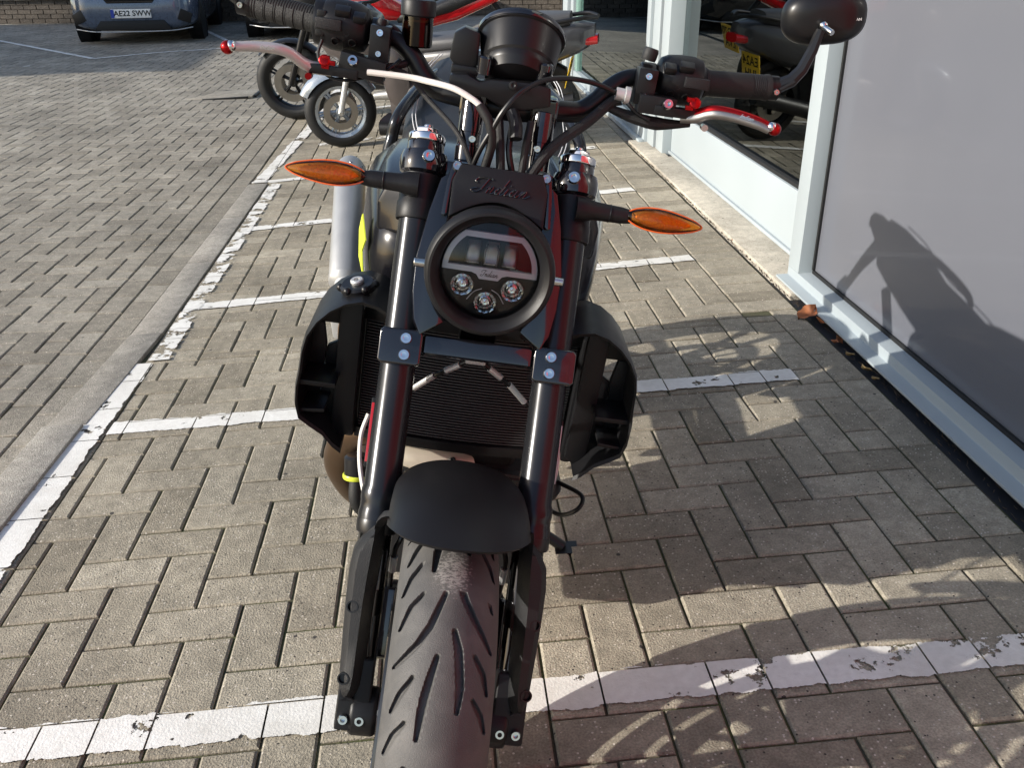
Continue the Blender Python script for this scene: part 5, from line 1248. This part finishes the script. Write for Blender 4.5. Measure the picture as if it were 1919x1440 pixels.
# red sports motorcycle in the bay beyond
RB = empty('sports_motorcycle', (-0.47, 5.86, gz(-.5, 5.86)), (0, R(6), math.atan2(-.225, .974) - math.pi / 2))
tag(RB, 'red sports motorcycle parked beyond the silver scooter', 'motorcycle')
st2 = R(6); rot = Matrix.Rotation(st2, 3, 'Z')
simple_wheel(RB, V3(0, 0, .30), .30, .06, .215, 'satin', 5, st2)
simple_wheel(RB, V3(0, 1.42, .31), .31, .085, .215, 'satin', 5, 0, True, 'rear_wheel')
for s in (-1, 1):
    MB().tube([rot @ V3(s * .10, 0, .30), rot @ V3(s * .10, .14, .62), rot @ V3(s * .10, .28, .92)], [.024, .024, .026], 14, 3, sm=False).build('fork_leg', 'satin', RB)
rings = []
for i in range(9):
    th = R(45 + 90 * i / 8); rings.append([rot @ V3(.075 * math.sin((-1 + j / 5) * 1.3), -(.31 + .025 * math.cos((-1 + j / 5) * 1.3)) * math.cos(th), .30 + (.31 + .025 * math.cos((-1 + j / 5) * 1.3)) * math.sin(th)) for j in range(11)])
MB().loft(rings, closed=False, caps=False).build('front_fender', 'plastic', RB, solid=.004, ang=50)
MB().loft([ringr(.10, .06, .84, .96), ringr(.16, .11, .80, 1.0), ringr(.26, .12, .80, 1.0), ringr(.34, .08, .84, .96)]).build('front_cowl', 'plastic', RB, ang=60)
MB().loft([ringr(.42, .14, .78, .92), ringr(.56, .19, .76, 1.0), ringr(.78, .20, .74, 1.0), ringr(.98, .12, .74, .86)]).build('fuel_tank', 'redpaint', RB, ang=60)
MB().loft([ringr(.95, .12, .72, .80), ringr(1.15, .15, .74, .82), ringr(1.38, .13, .78, .90), ringr(1.6, .08, .86, .93)]).build('seat', 'seat', RB, ang=60)
MB().loft([ringr(1.1, .10, .66, .76), ringr(1.4, .11, .72, .86), ringr(1.72, .05, .84, .92)]).build('tail_fairing', 'redpaint', RB, ang=60)
MB().box((0, .72, .42), (.34, .5, .34)).build('engine', 'engine', RB, bevel=.03, seg=3)
MB().loft([ringr(.9, .11, .32, .42), ringr(1.44, .12, .28, .36)]).build('swingarm', 'satin', RB)
MB().tube([V3(-.34, .34, 1.02), V3(-.14, .28, .98), V3(0, .26, .98), V3(.14, .28, .98), V3(.34, .34, 1.02)], .014, 12).build('handlebar', 'satin', RB)
MB().tube([V3(.14, .7, .2), V3(.16, 1.0, .24), V3(.2, 1.5, .42)], [.03, .05, .05], 16).build('silencer', 'brushed', RB)
MB().loft([[V3(x * .12, .14 + .10 * x * x + .16 * t, 1.0 + .18 * t - .04 * x * x) for x in (-1, -.6, -.2, .2, .6, 1)] for t in (0, .5, 1)], closed=False, caps=False).build('windscreen', 'smoke', RB, solid=.003)
for s in (-1, 1): MB().sphere(V3(s * .36, .28, 1.12), .07, 16, 10, (1, .5, .65)).build('mirror', 'redpaint', RB)
MB().tube([V3(0, 1.66, .84), V3(0, 1.82, .62)], .02, 8, sm=False).build('plate_bracket', 'plastic', RB)
MB().box((0, 1.74, .885), (.12, .03, .035)).build('tail_lamp', 'redlens', RB, bevel=.006)
moto_plate(RB, V3(0, 1.86, .55), R(-22), ('KO70', 'LVA'))

# ------------------------------------------------------------------ parked cars
def car(name, loc, rz, paint, label, plate=None, length=4.0, W=.86, H=1.5, grille=True):
    C = empty(name, loc, (0, R(2.35), rz)); tag(C, label, 'car', 'cars parked along the far wall')
    MB().loft([ringr(.0, .60, .24, .66, .5), ringr(.05, .72, .20, .74, .45), ringr(.18, .81, .19, .80, .4), ringr(.55, W, .19, .90, .35), ringr(1.0, W + .01, .19, .98, .32), ringr(2.0, W + .01, .19, 1.0, .3), ringr(length - .6, W, .2, 1.02, .32), ringr(length - .1, W - .06, .28, .98, .4), ringr(length, W - .16, .4, .9, .5)]).build('body', paint, C, ang=50)
    MB().loft([ringr(.92, W - .14, .94, 1.0, .4), ringr(1.5, W - .17, .94, H - .08, .4), ringr(2.1, W - .19, .94, H, .4), ringr(length - 1.0, W - .2, .94, H - .03, .4), ringr(length - .3, W - .22, .94, 1.1, .4)]).build('greenhouse', 'darkglass', C, ang=50)
    MB().loft([ringr(1.45, W - .24, H - .06, H - .02, .5), ringr(2.1, W - .22, H - .04, H + .03, .5), ringr(length - .9, W - .24, H - .06, H, .5)]).build('roof', paint, C, ang=50)
    for sx in (-1, 1):
        for yy in (.78, length - .78):
            wh = MB().lathe([(.05, 0), (.2, .004), (.215, -.01), (.215, -.16)], (sx * (W - .005), yy, .315), (sx, 0, 0), 36).build('wheel', 'alu', C)
            MB().lathe([(.215, -.20), (.29, -.20), (.315, -.17), (.315, -.03), (.29, .004), (.22, .004)], (sx * (W - .003), yy, .315), (sx, 0, 0), 44).build('tyre', 'rubber', wh)
            if yy < 1: MB().lathe([(.35, -.16), (.355, .006), (.335, .008), (.333, -.16)], (sx * W, yy, .315), (sx, 0, 0), 40, caps=False).build('wheel_arch', 'plastic', C)
        MB().loft([[V3(sx * x, y_, z_) for x, y_, z_ in q] for q in (((.50, .035, .70), (.74, .10, .76), (.74, .11, .66), (.50, .035, .64)), ((.5, -.005, .70), (.76, .06, .76), (.76, .07, .66), (.5, -.003, .64)))]).build('headlamp', 'clear', C, bevel=.006)
        MB().prism([(sx * .80, .40), (sx * .66, .47), (sx * .60, .33), (sx * .76, .27)] if sx > 0 else [(sx * .76, .27), (sx * .60, .33), (sx * .66, .47), (sx * .80, .40)], lambda u, v, h: (u, h + .30 * (abs(u) - .55), v), -.012, .06).build('fog_lamp_bezel', 'plastic', C, bevel=.006)
        MB().loft([ringr(1.1, .05, .98, 1.06), ringr(1.2, .06, .97, 1.1), ringr(1.26, .04, .98, 1.08)]).build('door_mirror', paint, C).location = (sx * (W + .08), 0, 0)
    MB().prism([(-.52, .20), (.52, .20), (.42, .325), (-.42, .325)], lambda u, v, h: (u, h, v), -.022, .08).build('lower_intake', 'plastic', C, bevel=.006)
    MB().tube([V3(-.78, .13, .215), V3(-.5, .0, .185), V3(0, -.03, .18), V3(.5, .0, .185), V3(.78, .13, .215)], .008, 8).build('bumper_trim', 'alu', C)
    if grille:
        g = MB().prism([(-.40, .66), (-.30, .545), (.30, .545), (.40, .66), (.42, .74), (-.42, .74)], lambda u, v, h: (u, h + .10 * abs(u) ** 2, v), -.012, .06).build('grille', 'plastic', C, bevel=.006)
        mb = MB()
        for k in range(5): mb.box((0, -.008, .565 + .035 * k), (.62, .01, .008))
        mb.build('grille_bar', 'gloss', g)
        e = MB()
        e.tube([V3(-.052, -.026, .705), V3(-.046, -.026, .632), V3(.046, -.026, .632), V3(.052, -.026, .705), V3(-.052, -.026, .705)], .0055, 8, 1, sm=False)
        e.tube([V3(-.03, -.026, .70), V3(-.022, -.026, .638)], .006, 8, 1, sm=False); e.tube([V3(.03, -.026, .70), V3(.022, -.026, .638)], .006, 8, 1, sm=False); e.tube([V3(-.026, -.026, .668), V3(.026, -.026, .668)], .005, 8, 1, sm=False)
        e.build('grille_badge', 'chrome', g)
    if plate:
        p = MB().box((0, -.024, .415), (.53, .012, .115)).build('number_plate', 'plateW', C, bevel=.002)
        MB().box((-.243, -.031, .415), (.044, .002, .108)).build('plate_band', 'blue', p)
        t = link('plate_lettering', text_mesh(plate, .098, .0005, bold=.0022, space=1.02), 'black', p); set_frame(t, (.022, -.0309, .415), (1, 0, 0), (0, 0, 1))
    return C
car('parked_car', (-3.52, 12.05, gz(-3.52, 12.1) - .01), R(6), 'carblue', 'slate blue hatchback with white front plate parked by the low wall', 'AE22 SWW')
car('parked_car', (-1.20, 12.35, gz(-1.2, 12.4) - .01), R(5), 'carblack', 'black car parked behind the throttle grip, beside the slate blue hatchback', None, grille=False)
car('parked_car', (3.42, 12.6, gz(2.4, 12.9) - .01), R(-12), 'carblue', 'grey-blue car half hidden behind the far shopfront post', None, grille=False)

# low brick wall at the far side of the car park
LW = empty('low_wall', (-12, 16.35, gz(-12, 16.3)), (0, R(2.35), R(-4.0))); tag(LW, 'low dark brick wall behind the parked cars', 'wall')
mb = MB(); brv = []
for c_ in range(5):
    x = -.11 * (c_ % 2)
    while x < 20:
        d_ = rnd.uniform(-.003, .003); mb.box((x + .1075, .05 + d_, .035 + .075 * c_), (.212, .1, .066)); brv += [rnd.random()] * 8; x += .225
me = bpy.data.meshes.new('brick_courses'); me.from_pydata([tuple(p) for p in mb.v], [], mb.f)
at = me.attributes.new('brnd', 'FLOAT', 'POINT'); at.data.foreach_set('value', brv)
o = link('brick_courses', me, 'wallbrick', LW); o['kind'] = 'stuff'
MB().box((10, .085, .19), (20, .10, .37)).build('mortar_core', 'wallbrick', LW)
k = 0.0
while k < 20:
    MB().box((k + .3, .07, .41), (.595, .24, .06)).build('coping_stone', 'kerb', LW, bevel=.006); k += .6
PV = MB().box((-6, 21.5, .47), (34, 10, .1)).build('footpath', 'kerb'); PV['kind'] = 'structure'

# unseen two-storey building added on the left, sized to shade the far car park
NB = empty('shade_building', (-20, 8.9, gz(-14, 8.9))); tag(NB, 'unseen plain brick building added to shade the far car bays', 'building')
MB().box((0, 0, 3.1), (8, 6.0, 6.2)).build('wall', 'wallbrick', NB, bevel=.02)
MB().prism([(-4.3, 6.2), (4.3, 6.2), (0, 7.6)], lambda u, v, h: (u, h, v), -3.2, 3.2).build('roof', 'brown', NB)
for k in range(3):
    for z_ in (1.6, 4.4):
        wn = MB().box((4.0, -2 + 2 * k, z_), (.08, 1.0, 1.3)).build('window', 'frame_w', NB, bevel=.01)
        MB().box((4.045, -2 + 2 * k, z_), (.02, .84, 1.14)).build('pane', 'darkglass', wn)

# ------------------------------------------------------------------ fallen leaves and litter by the shopfront
def leaf(x, y_, z_, size, m_, rot_, label):
    vs = []; n_ = 9
    for i in range(n_):
        t = i / (n_ - 1); wd = size * .42 * math.sin(math.pi * t) ** .7 * (1 + .25 * math.sin(9 * t + x * 50))
        for sgn in (-1, 0, 1):
            vs.append(((t - .5) * size, sgn * wd, size * (.22 * abs(sgn) * (.5 + t) + .18 * (t - .5) ** 2 + .05 * math.sin(7 * t))))
    fs = [(i * 3 + j, i * 3 + j + 1, (i + 1) * 3 + j + 1, (i + 1) * 3 + j) for i in range(n_ - 1) for j in range(2)]
    o = MB().add(vs, fs).build('fallen_leaf', m_, None, solid=.0006, ang=80)
    o.location = (x, y_, z_ + .002); o.rotation_euler = rot_
    tag(o, label, 'leaf', 'dry leaves along the shopfront')
    MB().tube([(-size * .48, 0, size * .06), (-size * .75, size * .05, size * .10)], .0007, 5, 2, sm=False).build('stem', 'twig', o)
leaf(1.905, .905, .004, .075, 'leaf', (.2, -.3, .3), 'curled orange leaf in front of the grey mullion')
leaf(1.93, .84, .0, .05, 'leaf', (.5, .2, 1.4), 'small orange leaf just beyond the curled orange leaf')
leaf(1.90, .66, .004, .03, 'leaf', (.1, .4, .8), 'tiny red-brown leaf on the edge course of blocks')
leaf(1.925, .69, -.003, .035, 'leaf', (.8, .2, .9), 'dark red leaf stuck under the sill')
leaf(1.912, .56, .002, .03, 'leaf2', (.3, .2, 2.3), 'pale tan leaf at the edge of the blocks')
leaf(1.915, .45, .002, .034, 'leaf2', (.4, -.2, 2.6), 'tan leaf in the middle of the three beside the black plinth')
leaf(1.912, .38, .002, .026, 'leaf2', (.2, .3, 2.0), 'tan leaf nearest the camera along the plinth')
leaf(1.925, 1.82, .003, .03, 'leaf', (.2, .2, .6), 'small pink-brown leaf in the joint by the threshold')
mb = MB()
for k in range(130):
    y_ = rnd.uniform(-.6, 1.1); x = rnd.gauss(1.925, .010); l_ = rnd.uniform(.006, .03); a = rnd.uniform(0, 3.14)
    z_ = rnd.uniform(.0, .004)
    mb.tube([(x, y_, z_), (x + .3 * l_ * math.cos(a), y_ + l_ * math.sin(a), z_ + rnd.uniform(0, .006))], rnd.uniform(.0005, .0011), 5, 1, sm=False)
for k in range(500):
    y_ = rnd.uniform(1.0, 4.2); x = rnd.gauss(1.912, .004); l_ = rnd.uniform(.004, .014); a = rnd.uniform(0, 3.14)
    mb.tube([(x, y_, .0), (x + .4 * l_ * math.cos(a), y_ + l_ * math.sin(a), rnd.uniform(.001, .006))], rnd.uniform(.0006, .0016), 5, 1, sm=False)
o = mb.build('litter', 'twig', None, smooth=False); tag(o, 'dry twigs and moss crumbs along the foot of the shopfront', 'litter', kind='stuff')
